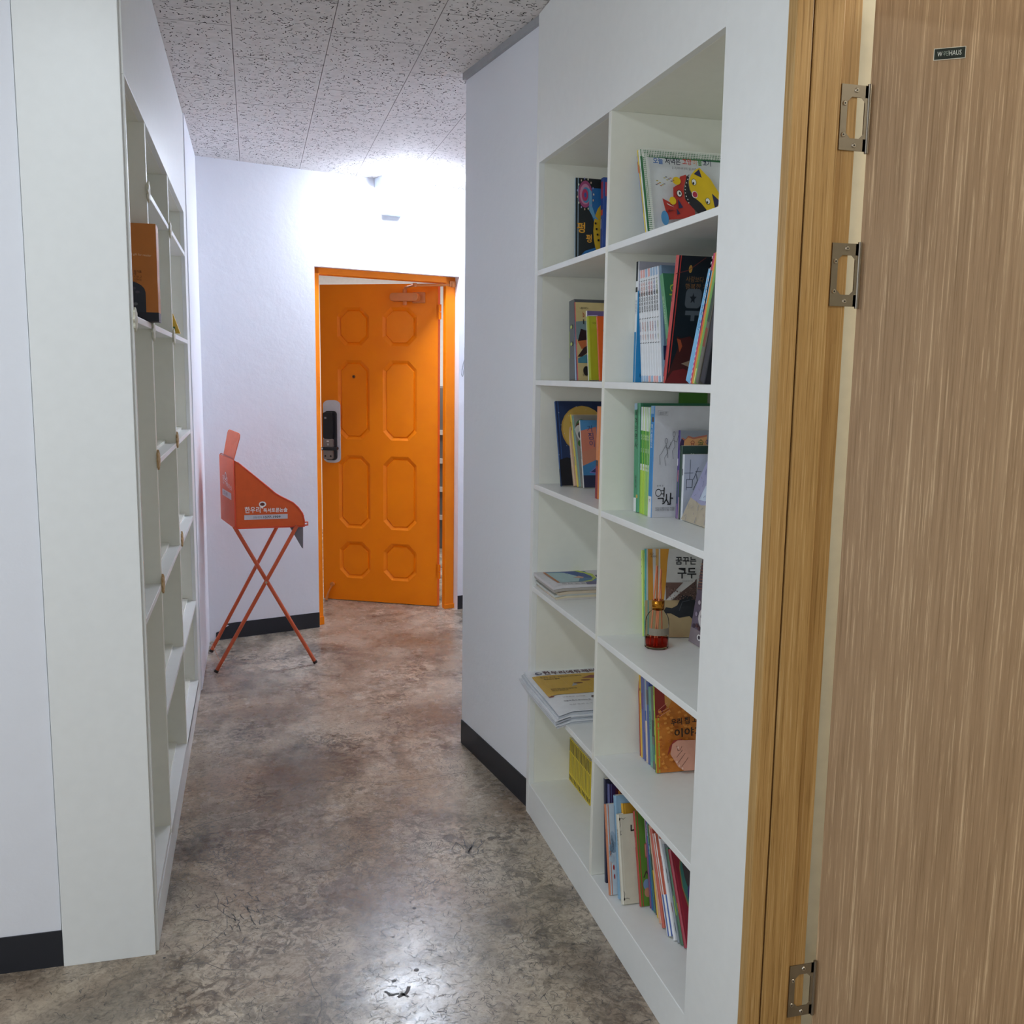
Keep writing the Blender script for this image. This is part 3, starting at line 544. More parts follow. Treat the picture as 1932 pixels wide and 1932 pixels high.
ded = [('e', .4, .9, .05, .03, '#b58a3a'), ('l', [(0, .86), (.35, .89), (.8, .99)], .0015, '#7a3a34'), ('w', '사람보다 먼저', .3, .8, 1.1, .845, '#8a6640'), ('w', '행복한 개들', .3, .745, 1.1, .79, '#8d6842'),
       ('p', rrect(.34, .8, .6, .75, .1, .04), '#5c646a'), ('p', [(.56+(.1 if k % 2 == 0 else .045)*math.sin(k*math.pi/5), .675+(.045 if k % 2 == 0 else .02)*math.cos(k*math.pi/5)) for k in range(10)], '#1c2328'), ('r', .38, .545, .85, .58, '#5c646a'), ('r', .55, .5, .66, .56, '#5c646a'),
       ('p', [(.12, .12), (.3, .3), (.2, .38), (.34, .36), (.6, .38), (.9, .3), (1, .1), (.6, .02), (.3, 0), (0, 0)], '#4a1f1c'), ('p', [(0, 0), (.2, .1), (.5, .12), (1, .06), (1, 0)], '#7a2426'), ('p', [(.22, .36), (.34, .25), (.4, .3), (.33, .35)], '#a8502e'), ('p', [(.42, .16), (.7, .19), (.8, .22), (.7, .13)], '#a08a72'), ('e', .8, .31, .06, .035, '#8a8078'), ('e', .82, .31, .03, .02, '#201c1c')]
book('large black picture book with a red spine and a brown dog on its cover', .916, 2.0765, Z2, .25, .0125, .286, -.05, '#c23a35', '#1d262c', [(0, .3, '#9a2230'), (0, .05, '#d8d4cc', .3, .7)], ('행복한개들', '#7a1c22', .008, .75), ded, True, group=g, aw=.085)
for nm, yn, t_, h_, sp_, cv_, tx, bd in (('pale blue spined book leaning right of the black dog book', 1.972, .022, .25, '#7fc0ec', '#5a93c0', ('두근두근 처음 만난', '#1f4f8c', .012, .88), ()),
        ('pink and white dotted spine leaning right of the pale blue one', 1.9635, .0078, .283, '#d8486c', '#d8486c', None, [(k/24, k/24+.02, '#f2e2e0', .15, .75) for k in range(24)]),
        ('thin orange yellow spine right of the dotted pink one', 1.956, .0068, .284, '#e6a23a', '#e6a23a', None, [(.3, .5, '#d2862c')]),
        ('thin leaf green spine right of the orange yellow one', 1.946, .009, .28, '#7db25c', '#7db25c', None, [(0, .12, '#f0e8a0', .2, .8)]),
        ('thin brown and grey spine right of the green one', 1.931, .014, .272, '#6b675c', '#6b675c', None, [(.3, .45, '#8a4a34'), (.5, .8, '#3c4c3c')]),
        ('black covered book with lilac lettering, last before the bookcase edge', 1.9, .022, .288, '#20222a', '#20222a', None, ())):
    book(nm, .93, yn, Z2, .22, t_, h_, -.09, sp_, cv_, bd, tx, [('t', '시', .05, .02, .07, '#9a8fc0'), ('e', .1, .2, .03, .02, '#cfc06a')] if 'black covered' in nm else (), group=g)
# --- third row far cell
g = 'leaning books in the third far cell'
moon = [('r', 0, 0, 1, 1, '#1f3157'), ('e', .71, .66, .6, .285, '#b8923f'), ('e', .73, .66, .58, .28, '#c9a653'), ('p', [(0, 0), (0, .3), (.2, .33), (.5, .3), (1, .32), (1, 0)], '#15181f')] + [('e', (k*.37) % 1, .36+.6*((k*.53) % 1), .006, .005, '#cdd6e0') for k in range(18)]
book('navy night sky picture book with a large moon, leftmost in the third far cell', .93, 2.872, Z3, .22, .014, .275, .083, '#2d5590', '#1c2c50', [(0, .2, '#15181f')], None, moon, True, group=g, aw=.124)
book('beige pink hardback leaning on the moon book', .967, 2.855, Z3, .2, .014, .25, .095, '#d3b69c', '#cba78c', [(0, 1, '#8a6a58', .62, .68)], None, [('t', '겨울밤', .5, .86, .014, '#3a3230')], True, group=g)
book('thin yellow spined book right of the beige pink hardback', .976, 2.847, Z3, .19, .0072, .239, .088, '#e6d44a', '#d0b890', [(.78, .9, '#2c2c2a'), (.3, .42, '#6aa06a')], None, [('t', '나의 작은 마당', .24, .93, .011, '#40382e')], group=g)
fox = [('e', .42, .82, .34, .12, '#3f6a38'), ('e', .4, .78, .36, .12, '#6a2a26'), ('p', [(0, .8), (.15, .85), (.45, .88), (.45, .6), (.3, .58), (.1, .7)], '#d9d6cc'), ('e', .28, .72, .1, .05, '#22252a'), ('e', .3, .6, .2, .05, '#4f7a3a'), ('e', .36, .22, .06, .03, '#2a2a2c'), ('l', [(.3, .33), (.36, .38), (.34, .44)], .003, '#2a2a2c')]
book('grey covered book with a teal spine left of the blue and coral cover', .98, 2.8325, Z3, .17, .0125, .236, .09, '#7fa8a0', '#9a968c', (), None, fox, group=g, aw=.06)
gum = [('r', 0, .84, 1, 1, '#4f8fc0'), ('p', [(0, .52), (0, .84), (1, .9), (1, .6)], '#d07f66'), ('p', [(0, .3), (0, .52), (1, .6), (1, .4)], '#c98468'), ('p', [(0, .16), (0, .32), (1, .42), (1, .2)], '#3f7fae'), ('r', 0, 0, 1, .18, '#2a3048'), ('p', [(.4, .22), (.8, .3), (1, .29), (1, .2)], '#8a7ac8'), ('p', [(.46, .225), (.8, .285), (1, .275), (1, .215)], '#2f3560'), ('w', '거', .4, .82, .72, .92, '#22457f'), ('w', '짐', .44, .71, .78, .81, '#22457f'), ('w', '이', .5, .6, .82, .7, '#22457f')]
book('blue and coral paperback with blue title on a white spine', .987, 2.8185, Z3, .15, .0115, .214, .055, '#e4e2df', '#5d8fb8', (), ('거짐이랑', '#3a3f5a', .009, .55), gum, group=g, aw=.052)
book('orange topped book with a dark red lower spine standing by the divider', .94, 2.566, Z3, .2, .0255, .262, .0, '#d9823c', '#b04a2c', [(0, .38, '#8f1f28'), (.36, .42, '#2a2428')], None, (), True, group=g)
# --- third row near cell
g = 'books in the third near cell'
book('thick green hardback with black spine lettering, leftmost in the third near cell', .947, 2.283, Z3, .23, .034, .279, .014, '#4a9a72', '#3c7f62', [(0, .13, '#e6e8e8', 0, .6), (.94, 1, '#a9c4dc', 0, .7), (.13, .16, '#d2b04a', .6, 1)], [('세계의역사', '#14241c', .022, .88), ('문학사', '#14241c', .012, .3)], (), True, group=g)
for k, (yn, t_, sp_) in enumerate(((2.2675, .0148, '#a9d23c'), (2.253, .0138, '#b4d63f'), (2.2436, .0088, '#9ccc5a'), (2.2347, .0085, '#8fbf6a'), (2.2255, .0085, '#a6cf6a'))):
    book(f'lime green workbook with a white upper spine, {ORD[k]} of five beside the thick green hardback', .95, yn, Z3, .21, t_, .271, .008, sp_, '#e9ede6', [(.78, 1, '#e7ecf2'), (.45, .78, '#3f9a3c'), (.41, .47, '#eef2ee', .1, .9)], [('국어', '#f0f5ee', .008, .72), ('문법', '#dfeede', .006, .6), ('0', '#25602a', .007, .43)], (), group='lime green workbooks')
hist = [('l', [(.06, .92), (.06, .96), (.215, .955), (.215, .915), (.06, .92)], .0006, '#9a9aa0'), ('w', '교육부 검정\n2018. 8. 27.', .08, .925, .2, .95, '#55565c'), ('w', '중 학 교', .08, .28, .18, .295, '#3a3a40'),
        ('e', .105, .225, .05, .036, '#16171a'), ('e', .105, .225, .04, .028, '#cdced3'), ('l', [(.15, .245), (.195, .245)], .0022, '#16171a'), ('l', [(.15, .215), (.195, .215)], .0022, '#16171a'), ('l', [(.195, .27), (.195, .19)], .0028, '#16171a'), ('l', [(.1, .175), (.185, .175), (.185, .14)], .0028, '#16171a'),
        ('l', [(.235, .21), (.235, .165), (.2, .13), (.175, .125)], .0028, '#16171a'), ('l', [(.235, .165), (.27, .13)], .0028, '#16171a'), ('l', [(.3, .22), (.3, .12), (.26, .12)], .0028, '#16171a'), ('l', [(.3, .175), (.34, .175)], .0028, '#16171a'),
        ('w', '주진오 신영범 이인석 박찬승\n서영희 한승현 이경훈 조윤호', .06, .06, .37, .095, '#55565c')]
for cx, cyy in ((.2, .66), (.32, .72)):
    hist += [('l', [(cx+.02*math.cos(k*.7), cyy+.03+.025*math.sin(k*.7)) for k in range(10)], .0009, '#5a5b60'), ('l', [(cx, cyy), (cx-.06, cyy-.07), (cx-.1, cyy-.1), (cx-.09, cyy-.18)], .0009, '#5a5b60'), ('l', [(cx, cyy), (cx+.02, cyy-.08), (cx-.02, cyy-.12), (cx, cyy-.19)], .0009, '#5a5b60'), ('l', [(cx-.02, cyy-.02), (cx+.05, cyy-.04), (cx+.07, cyy+.02)], .0009, '#5a5b60')]
book('white school textbook with a blue spine and large black two syllable title', .947, 2.1985, Z3, .21, .0225, .276, .0, '#2f86c8', '#cdced3', [(0, .19, '#e8e9ec'), (.93, 1, '#8fb6dc'), (.86, .9, '#5a4a44', .4, 1)], [('역사중학교', '#dfeaf5', .013, .8), ('역', '#3a3f4a', .009, .14)], hist, group=g, aw=.165)
book('purple spined book with a colourful title strip in front of the white textbook', 1.006, 2.174, Z3, .16, .0108, .218, .0, '#4b3a86', '#8f96a0', [(0, .17, '#b08aa8', .5, 1), (.17, .42, '#3f6a52', .55, 1), (.42, .55, '#d08a7a', .55, 1), (.6, .68, '#e6e2f0', 0, .6)], None,
     [('p', [(0, .86), (.08, .92), (.2, .9), (.3, .94), (.5, .92), (1, .95), (1, .78), (0, .78)], '#b8705a'), ('p', [(0, .85), (.06, .91), (.17, .88), (.13, .78), (0, .78)], '#3a2a50'), ('p', [(.16, .88), (.3, .92), (.5, .9), (1, .93), (1, .78), (.13, .78)], '#d9a06a'), ('w', '요', .38, .82, .56, .885, '#8a2030'), ('w', '술', .66, .825, .88, .9, '#3f6a30'), ('w', '이', .95, .83, 1.1, .9, '#2f3f8a')], group=g, aw=.072)
book('dark green small book behind the pale law book', 1.006, 2.1595, Z3, .15, .0125, .181, .0, '#2f4a3c', '#27423a', [(0, .3, '#b79aa8', 0, .5)], None, [('w', '율추', .34, .85, .5, .9, '#b9c8bc')], group=g, aw=.066)
book('small pale grey book with one thin lined syllable on its cover', 1.007, 2.1485, Z3, .15, .0098, .161, .0, '#dfe3ea', '#b4bac8', [(.68, .78, '#4a4a52', .2, .8)], None, [('l', [(.03, .72), (.38, .72)], .0012, '#3a4252'), ('l', [(.26, .92), (.25, .62)], .0012, '#3a4252'), ('l', [(.13, .62), (.13, .46)], .0012, '#3a4252'), ('l', [(.13, .62), (.36, .62), (.36, .5), (.13, .5)], .0012, '#3a4252'), ('l', [(.58, .8), (.4, .62)], .0012, '#3a4252'), ('l', [(.47, .74), (.7, .74)], .0012, '#3a4252'), ('l', [(.5, .7), (.56, .6), (.4, .46)], .0012, '#3a4252')], group=g, aw=.066)
lil = [('p', [(0, 0), (0, .3), (.5, .24), (1, .3), (1, 0)], '#b9ad98'), ('p', [(.34, .3), (.36, .62), (.6, .76), (1, .8), (1, .42), (.55, .3)], '#c8d4e6')] + [('l', [(.08+.9*((k*.37) % 1), .05+.9*((k*.61) % 1)), (.12+.9*((k*.37) % 1), .08+.9*((k*.61) % 1)-.05*(k % 3))], .0012, ['#6f7090', '#8a7a86', '#5f6a8c'][k % 3]) for k in range(44)] + [('t', '말로\n글로', .48, .58, .022, '#4f6a96', 14)]
book('small lilac book leaning face out at the right end of the third near cell', 1.0, 2.139, Z3, .14, .009, .195, .0, '#8f8fb4', '#a3a2c2', (), None, lil, group=g, faceout=R(24))
gc = MB(); gc.box((1.068, 2.322, Z3+.0005), (1.148, 2.326, 1.432), mat('#4f8a34')); tag(gc.build('green_folder'), 'tall plain green folder standing at the back behind the white textbook', 'folder')
# --- fourth row near cell
book('thin lime spined book against the panel behind the diffuser', .986, 2.315, Z4, .2, .005, .229, .028, '#cfe87a', '#cfe87a', [(.72, .74, '#33402a', .2, .8), (.8, .82, '#33402a', .2, .8), (.88, .9, '#33402a', .2, .8)], None, ())
shoe = [('r', 0, 0, 1, .42, '#b09a72'), ('p', [(.06, .42), (.05, 1), (.14, 1), (.16, .42)], '#c78a2e'), ('p', [(.2, .42), (.2, 1), (.26, 1), (.25, .42)], '#cfa05a'), ('p', [(.3, .38), (.29, .9), (.29, 1), (.46, 1), (.43, .86), (.4, .6), (.36, .4)], '#cc8f2c'),
        ('p', [(.4, .42), (.4, .62), (.74, .62)], '#6b5048'), ('p', [(.52, .42), (1, .66), (1, .42)], '#5a453e'), ('p', [(.44, .42), (.5, .42), (.98, .64), (.86, .64)], '#c9c6c0'),
        ('p', [(.36, .3), (.4, .34), (.52, .33), (.62, .36), (.72, .48), (.9, .46), (1, .4), (1, .16), (.86, .24), (.66, .22), (.5, .27), (.4, .27)], '#22262c'), ('l', [(.66, .3), (.72, .4), (.86, .42)], .0012, '#5a5f66'),
        ('wb', '꿈꾸는', .587, .82, .99, .91, '#1d1e22'), ('wb', '구두', .625, .665, .99, .785, '#1d1e22'), ('w', '손강석 글 이갑규 그림', .72, .63, .92, .642, '#4a4a4e'), ('w', '지구\n  이야기', .08, .9, .22, .955, '#3a3020')]
random.seed(3)
shoe += [('e', .41+.3*a, .43+.17*b_*(1-a*.6), .008, .006, random.choice(['#8a6a60', '#3a2a2a', '#a08478'])) for a, b_ in [(random.random(), random.random()) for _ in range(46)]] + [('e', .6+.38*a, .43+.2*b_*a, .008, .006, random.choice(['#7a5a50', '#2e2424', '#94786c'])) for a, b_ in [(random.random(), random.random()) for _ in range(46)]]
book('pale picture book of a black boot with large title, behind the reed diffuser', .985, 2.2985, Z4, .205, .013, .234, .034, '#3f9a9a', '#c6c5c1', [(.35, .95, '#eef0ee', .55, 1)], [('꿈꾸는구두', '#2f6a6a', .008, .62)], shoe, True, yaw_=R(-11), aw=.138)
br = [('r', 0, 0, 1, 1, '#6f6478'), ('p', [(0, .95), (.3, 1), (.7, .98), (1, .9), (1, .7), (0, .6)], '#5a4a52'), ('e', .42, .33, .24, .13, '#d9d3d6'), ('r', 0, 0, 1, .17, '#8a8088'), ('e', .32, .1, .07, .035, '#e8e6e8'), ('e', .32, .1, .04, .022, '#4a4450'), ('p', [(.3, .28), (.5, .28), (.46, .4), (.36, .42)], '#a05a50')] + [('l', [(0, .62+.035*k), (.4, .66+.035*k), (1, .6+.035*k)], .002, ['#a06a5a', '#8a5a58', '#b58a6a'][k % 3]) for k in range(9)] + [('e', .1+.8*((k*.41) % 1), .2+.4*((k*.67) % 1), .04, .025, ['#4a3f55', '#9a8fa8', '#c8bfcc', '#5a3f48'][k % 4]) for k in range(16)]
book('mauve collage picture book facing out beside the diffuser at the cell edge', 1.085, 2.245, Z4, .17, .012, .228, .0, '#3a3f5a', '#6f6478', (), None, br, faceout=R(8))
# reed diffuser
DX, DY = .98, 2.212
rd = empty('reed_diffuser', (DX, DY, Z4)); tag(rd, 'glass reed diffuser bottle with gold collar and coral reeds', 'diffuser')
b = MB(); r_ = .0305
b.lathe([(0, .0006), (r_-.003, .0006), (r_, .003), (r_, .066), (r_-.002, .078), (r_-.008, .09), (r_-.016, .0975), (.0125, .1005), (.0125, .112)], (0, 0, 0), m_glass('bottle_glass', '#f8f8f6', .06)); b.f.pop(); b.m.pop(); b.sm.pop(); b.build('bottle', rd)
b = MB(); b.lathe([(0, .0058), (r_-.0019, .0062), (r_-.0019, .0285), (0, .0285)], (0, 0, 0), m_glass('scented_oil', '#d9827a', .05)); b.build('oil', rd)
b = MB(); b.lathe([(.0128, .1), (.0165, .1), (.0168, .1225), (.0155, .124), (.0112, .124), (.011, .1), (.0128, .1)], (0, 0, 0), mat('#c8862e', .18, 1.0)); b.build('collar', rd)['label'] = 'shiny gold collar'
CO = mat('#e2885e', .6)
for k, (bx, by, tx, ty, hh) in enumerate(((-.016, .004, -.006, .002, .213), (-.004, -.012, .003, -.003, .205), (.017, .002, .006, .004, .203), (.005, .016, -.002, .006, .21), (-.012, -.012, .007, .0, .2))):
    b = MB(); b.tube([(bx, by, .0068), (tx, ty, hh)], .0018, CO, 8); b.build('reed', rd)
b = MB(); n = 14; a0, a1 = R(205), R(325)
vs = [((r_+.0003)*math.cos(a0+(a1-a0)*k/n), (r_+.0003)*math.sin(a0+(a1-a0)*k/n), z_) for z_ in (.038, .056) for k in range(n+1)]
b.add(vs, [(k, k+1, n+2+k, n+1+k) for k in range(n)], mat('#8b8272', .6)); b.build('sticker', rd)['label'] = 'grey brown sticker on the glass'
# --- fifth row near cell
g = 'books in the fifth near cell'
for nm, yn, t_, h_, sp_, bd, tx in (('thin dark red spined book, leftmost in the fifth near cell', 2.3145, .007, .228, '#a5362a', (), None), ('yellow spined book beside the dark red one', 2.301, .013, .224, '#e3b53a', [(.8, .83, '#7a5a1c', .2, .8)], ('꽃이피는', '#8a4f1c', .007, .62)),
        ('violet blue spined book right of the yellow one', 2.288, .0125, .222, '#5f6aa6', [(.6, .8, '#6a4f8a')], None), ('slate violet spined book left of the cream one', 2.277, .0105, .22, '#6a6a9a', [(0, .35, '#55609c')], None), ('cream spined book with a blue top in the fifth near cell', 2.264, .0125, .222, '#dcc8b4', [(.6, 1, '#8aa2c0'), (.5, .62, '#3f62a0')], ('노', '#8a7a70', .007, .07)),
        ('blue spined book right of the cream one', 2.248, .0155, .22, '#4a5f9c', [(.72, .9, '#5a5a60')], None), ('sea green spined book with dark letters', 2.232, .0155, .21, '#6fa892', [(0, .06, '#8ab8a4')], ('숲속의나라', '#243c3a', .011, .66)), ('brown grey spined book left of the checkered spine', 2.212, .0195, .214, '#6f6a62', [(.1, .3, '#5a8a7a'), (.4, .6, '#4a4442')], None)):
    book(nm, .991, yn, Z5, .19, t_, h_, .034, sp_, sp_, bd, tx, (), group=g)
random.seed(5)
catb = [('r', 0, 0, 1, 1, '#c9792a'), ('p', [(0, .62), (0, 1), (.3, 1), (.27, .8), (.3, .74), (.1, .62)], '#8f2f28'), ('p', [(.26, .78), (.25, 1), (.55, 1), (.5, .86), (.34, .72)], '#c98f4a'), ('p', [(.5, .86), (.45, 1), (.95, 1), (.95, .78), (.75, .78), (.6, .84)], '#aeb0b6')]
catb += [('p', [(x, y), (x+.07, y+.012), (x+.09, y-.012), (x+.02, y-.02)], random.choice(['#d98a34', '#b8641f', '#dd9440', '#bd6c26'])) for x, y in [(random.uniform(.02, .9), random.uniform(.03, .74)) for _ in range(110)]]
catb += [('l', [(.02, .72), (.26, .8)], .001, '#e0a08a'), ('l', [(.03, .69), (.3, .74)], .001, '#e0a08a'), ('l', [(.05, .65), (.32, .72)], .001, '#e0a08a'),
         ('p', [(.22, .2), (.28, .3), (.4, .375), (.62, .38), (.62, .35), (.4, .33), (.3, .25)], '#8f2f20'), ('p', [(.3, .22), (.36, .33), (.5, .37), (.96, .36), (.96, .02), (.66, .02), (.5, .07)], '#d49a84'), ('wb', '우리 집 고양이', .34, .535, 1.33, .615, '#22160f', .03), ('wb', '이야기', .42, .4, 1.17, .5, '#22160f', .02)]
catb += [('l', [(.47, .31), (.5, .25), (.56, .26), (.6, .3)], .0009, '#5a3830'), ('l', [(.46, .18), (.62, .26)], .0009, '#5a3830'), ('l', [(.5, .12), (.68, .22)], .0009, '#5a3830'), ('l', [(.58, .07), (.76, .17)], .0009, '#5a3830')] + [('e', a, b_, .022, .014, '#e6bfae') for a, b_ in ((.46, .13), (.52, .085), (.6, .05), (.5, .29))]
book('orange picture book with a hand stroking fur and black title, yellow green checkered spine', .987, 2.1965, Z5, .2, .013, .228, .04, '#a9c83c', '#c9792a', [(.52, .7, '#2a2f2c', 0, .5), (.3, .42, '#2f4a42', .1, .6), (.0, .1, '#4a4650', 0, .6), (.2, .3, '#3f6a5a', 0, .6)], [('우리집', '#24301c', .008, .95)], catb, True, yaw_=R(-2.5), group=g, aw=.106)
# --- bottom far cell: row of yellow paperbacks
for k in range(16):
    yk = 2.971 - .0134*(k+1)
    book(f'yellow paperback with a black barred top, {ORD[k]} from the far end of its row', 1.0105, yk, Z6, .11, .0123, .149, .0, '#dcc22c', '#dcc22c', [(.7, .97, '#15130c', .12, .82), (.2, .66, '#2c2812', .42, .7), (.04, .14, '#15130c', .15, .85)], None, (), group='yellow paperbacks in the bottom far cell')
# --- bottom near cell
g = 'books in the bottom near cell'
book('tall navy spined book, leftmost in the bottom near cell', .894, 2.2945, Z6, .22, .0125, .285, .03, '#262a48', '#2a2a40', (), ('이야기', '#6a6a80', .007, .7), (), group=g)
book('purple book with an orange letter block behind the white sketch book', .9, 2.275, Z6, .2, .013, .275, .04, '#5a5f8c', '#3a2450', (), None, [('r', .1, .82, .6, .95, '#5a2430'), ('w', 'm', .14, .86, .36, .93, '#e08a2c')], True, group=g)
book('sky blue tall book behind the cream hardback', .898, 2.2065, Z6, .22, .0135, .268, .055, '#86acc8', '#8fb4d0', [(.5, .9, '#5a7a96', .3, .8)], None, (), True, group=g)
sk = [('e', .26, .6, .16, .1, '#a8bccb'), ('e', .3, .52, .2, .06, '#93a9ba'), ('e', .26, .3, .04, .03, '#b0302e'), ('e', .27, .2, .03, .03, '#a82a2a'), ('e', .2, .4, .1, .05, '#b3c2cc')] + [('l', [(.06+.02*k, .42+.03*((k*5) % 4)), (.2+.01*k, .5+.04*((k*3) % 5)), (.3, .46+.02*k)], .0008, '#6a7f90') for k in range(7)]
book('white sketch covered hardback with a coral spine and red flower spots', .881, 2.2315, Z6, .15, .0115, .235, .054, '#cf8460', '#c8d4dc', (), ('겨울새', '#7a4030', .008, .7), sk, True, group=g, aw=.06)
book('mustard yellow spined book behind the cream hardback', .915, 2.194, Z6, .19, .0115, .25, .058, '#dba62c', '#b98a2a', [(.9, 1, '#33383a', 0, .6), (.74, .86, '#7a4a1c', .3, .7)], None, (), True, group=g)
vine = [('l', [(.1+.02*math.cos(k), .95+.014*math.sin(k*1.7)) for k in range(7)], .0018, '#2c2a28'), ('l', [(.12, .95), (.2, .96), (.3, .945), (.42, .96)], .0009, '#4a4642'), ('l', [(.1, .94), (.12, .88), (.08, .86)], .001, '#4a4642'), ('l', [(.14, .82), (.1, .8), (.11, .77), (.15, .78)], .0011, '#4a4642'), ('l', [(.72, .87), (.7, .81), (.95, .815)], .0035, '#1f1e1d'), ('l', [(.1+.02*math.cos(k), .06+.014*math.sin(k*1.7)) for k in range(7)], .0018, '#2c2a28'), ('l', [(.12, .06), (.25, .07), (.4, .055)], .0009, '#4a4642'), ('l', [(.1, .07), (.14, .12), (.1, .15)], .001, '#4a4642')]
book('cream hardback with black vine corners and a large L on its cover', .897, 2.178, Z6, .2, .0155, .228, .056, '#dcd8c8', '#d3cfbc', (), ('어린왕자의', '#4a4438', .009, .8), vine, True, group=g, aw=.05)
gr = [('p', rrect(.3, .5, .5, .65, .02), '#c9584a'), ('p', rrect(.32, .48, .51, .64, .02), '#e0a08a'), ('e', .3, .22, .14, .06, '#7a94b8'), ('e', .3, .14, .12, .05, '#c08a6a'), ('l', [(.2, .3), (.3, .36), (.42, .3)], .003, '#4a3030')]
book('green cartoon hardback with a brick red spine right of the cream book', .939, 2.16, Z6, .19, .0105, .24, .066, '#b5463a', '#5f8a34', (), ('사랑해요', '#e6b8a8', .007, .7), gr, True, group=g, aw=.075)
for nm, yn, t_, h_, ln_, sp_, bd, tx, x_ in (('purple and white spined book right of the green cartoon hardback', 2.1475, .0085, .235, .058, '#7a4a72', [(.7, .95, '#d9dce6', .3, 1)], None, .962), ('blue spined book right of the purple and white one', 2.136, .011, .232, .058, '#2f5f9c', [(.7, .95, '#5a86b8', .3, 1)], ('과학탐험', '#e6ecf4', .008, .9), .963),
        ('teal and green spined book left of the navy one', 2.124, .0115, .226, .064, '#3f7a72', [(.75, .98, '#8ab05a')], ('물고기', '#e6efe6', .009, .7), .964), ('dark navy spined book left of the bright yellow one', 2.112, .0115, .222, .07, '#3a3558', [(.1, .2, '#6a4a3a')], None, .964),
        ('bright yellow lower spined book in the middle of the leaning row', 2.094, .0165, .222, .077, '#e3bf26', [(.52, 1, '#4a5a4a'), (.7, .9, '#c9a08a', .4, 1)], None, .962), ('peach and cream spined book right of the yellow one', 2.072, .0155, .236, .085, '#dca486', [(0, 1, '#e6cfae', 0, .35)], None, .957),
        ('coral red spined book with a white stripe', 2.051, .0145, .236, .098, '#c9604c', [(0, 1, '#e8e0d8', 0, .28)], None, .955),
        ('white book with a coral upper and blue lower cover in the leaning row', 2.008, .0215, .24, .11, '#ecebe8', [(0, .4, '#5a74b8', .35, 1), (.4, 1, '#d2705a', .35, .8)], None, .953), ('white spined book with dark red lettering right of the coral and blue one', 1.997, .0095, .236, .11, '#e9eaec', [(.02, .06, '#3a3f58', .2, .7)], ('별님이야기', '#8a2f3a', .008, .8), .96),
        ('grey patterned thin book left of the dark green one', 1.987, .0085, .228, .11, '#8f979f', [(.6, .75, '#2f3338'), (.3, .4, '#7a2a34'), (.1, .2, '#4a525a')], None, .966), ('dark green spined book with a lime patch', 1.973, .0115, .224, .108, '#3f6a4c', [(.3, .5, '#9ac83c'), (.55, .75, '#22302a', .2, .8)], None, .969)):
    book(nm, x_, yn, Z6, .2, t_, h_, ln_, sp_, '#5a74b8' if 'coral upper' in nm else sp_, bd, tx, [('r', 0, .4, 1, 1, '#d2705a')] if 'coral upper' in nm else (), True, group=g)
crim = [('p', [(.5, 1), (.3, .8), (.28, .6), (.4, .4), (.6, .3), (1, .24), (1, 1)], '#8a7a4a'), ('p', [(.55, 1), (.34, .8), (.32, .6), (.44, .42), (.62, .33), (1, .27), (1, 1)], '#3f7a72'), ('e', .75, .8, .3, .3, '#4a4448'), ('e', .7, .52, .22, .1, '#5a4a86'), ('e', .72, .42, .08, .04, '#b07a6a')]
book('crimson hardback with a teal arc, rightmost in the bottom near cell', .972, 1.959, Z6, .19, .0125, .226, .113, '#a5283c', '#8f2438', (), [('할로윈', '#d8b43a', .008, .42)], crim, True, group=g, aw=.06)

# ------------------------------------------------------------------ flat stacks
def sheetpile(name, cat_, group, labels, x0, y0, z, lx, ly, ths, cols_, jit, top_art, droop=0):
    random.seed(11); zz = z + .0006; n = len(ths)
    for k, t_ in enumerate(ths):
        dx, dy, an = random.uniform(-jit, jit), random.uniform(-jit, jit)*.6, random.uniform(-jit, jit)*1.6
        o = empty(name, (x0+dx, y0+dy, zz), (0, 0, an)); tag(o, labels[k], cat_, group)
        b = MB(); m_ = mat(cols_[k % len(cols_)], .55); nx, ny = 8, 5
        def Zs(u, v): return -droop*(max(0, (.12-u))/.12)**2*(.4+.6*(1-v)) + droop*.5*(max(0, v-.8)/.2)**2*max(0, 1-u*3) + .0006*math.sin(7*v+k)*droop*40
        g1 = [[(lx*i/nx, ly*j/ny, Zs(i/nx, j/ny)) for j in range(ny+1)] for i in range(nx+1)]
        for q, dz in ((0, 0), (1, t_*.93)):
            vs = [(p[0], p[1], p[2]+dz) for r in g1 for p in r]; W_ = ny+1
            fs = [(i*W_+j, (i+1)*W_+j, (i+1)*W_+j+1, i*W_+j+1) for i in range(nx) for j in range(ny)]
            b.add(vs, fs if q else [x[::-1] for x in fs], m_, True)
        rim = [g1[i][0] for i in range(nx+1)] + [g1[nx][j] for j in range(1, ny+1)] + [g1[i][ny] for i in range(nx-1, -1, -1)] + [g1[0][j] for j in range(ny-1, 0, -1)]
        L = len(rim)
        for i in range(L):
            a, c = rim[i], rim[(i+1) % L]; b.poly([a, c, (c[0], c[1], c[2]+t_*.93), (a[0], a[1], a[2]+t_*.93)], m_)
        b.build('pages', o)
        if k == n-1 and top_art:
            its = []
            for it in top_art:
                if it[0] == 'r':
                    us = [it[1]] + [q for q in (.045, .06, .075, .09, .105, .12, .3, .5, .7) if it[1] < q < it[3]] + [it[3]]; vs_ = [it[2]+(it[4]-it[2])*q/8 for q in range(9)]
                    its += [('p', [(p, q), (p2, q), (p2, q2), (p, q2)], it[5]) for p, p2 in zip(us, us[1:]) for q, q2 in zip(vs_, vs_[1:])]
                else: its.append(it)
            b = MB(); art(b, (0, 0, t_*.93), (1, 0, 0), (0, 1, 0), (0, 0, 1), lx, ly, its, .000012)
            vv = []
            for x, y, q in b.v: vv.append((x, y, q + Zs(x/lx, y/ly) + .0006))
            b.v = vv; b.build('cover_print', o)
        zz += t_
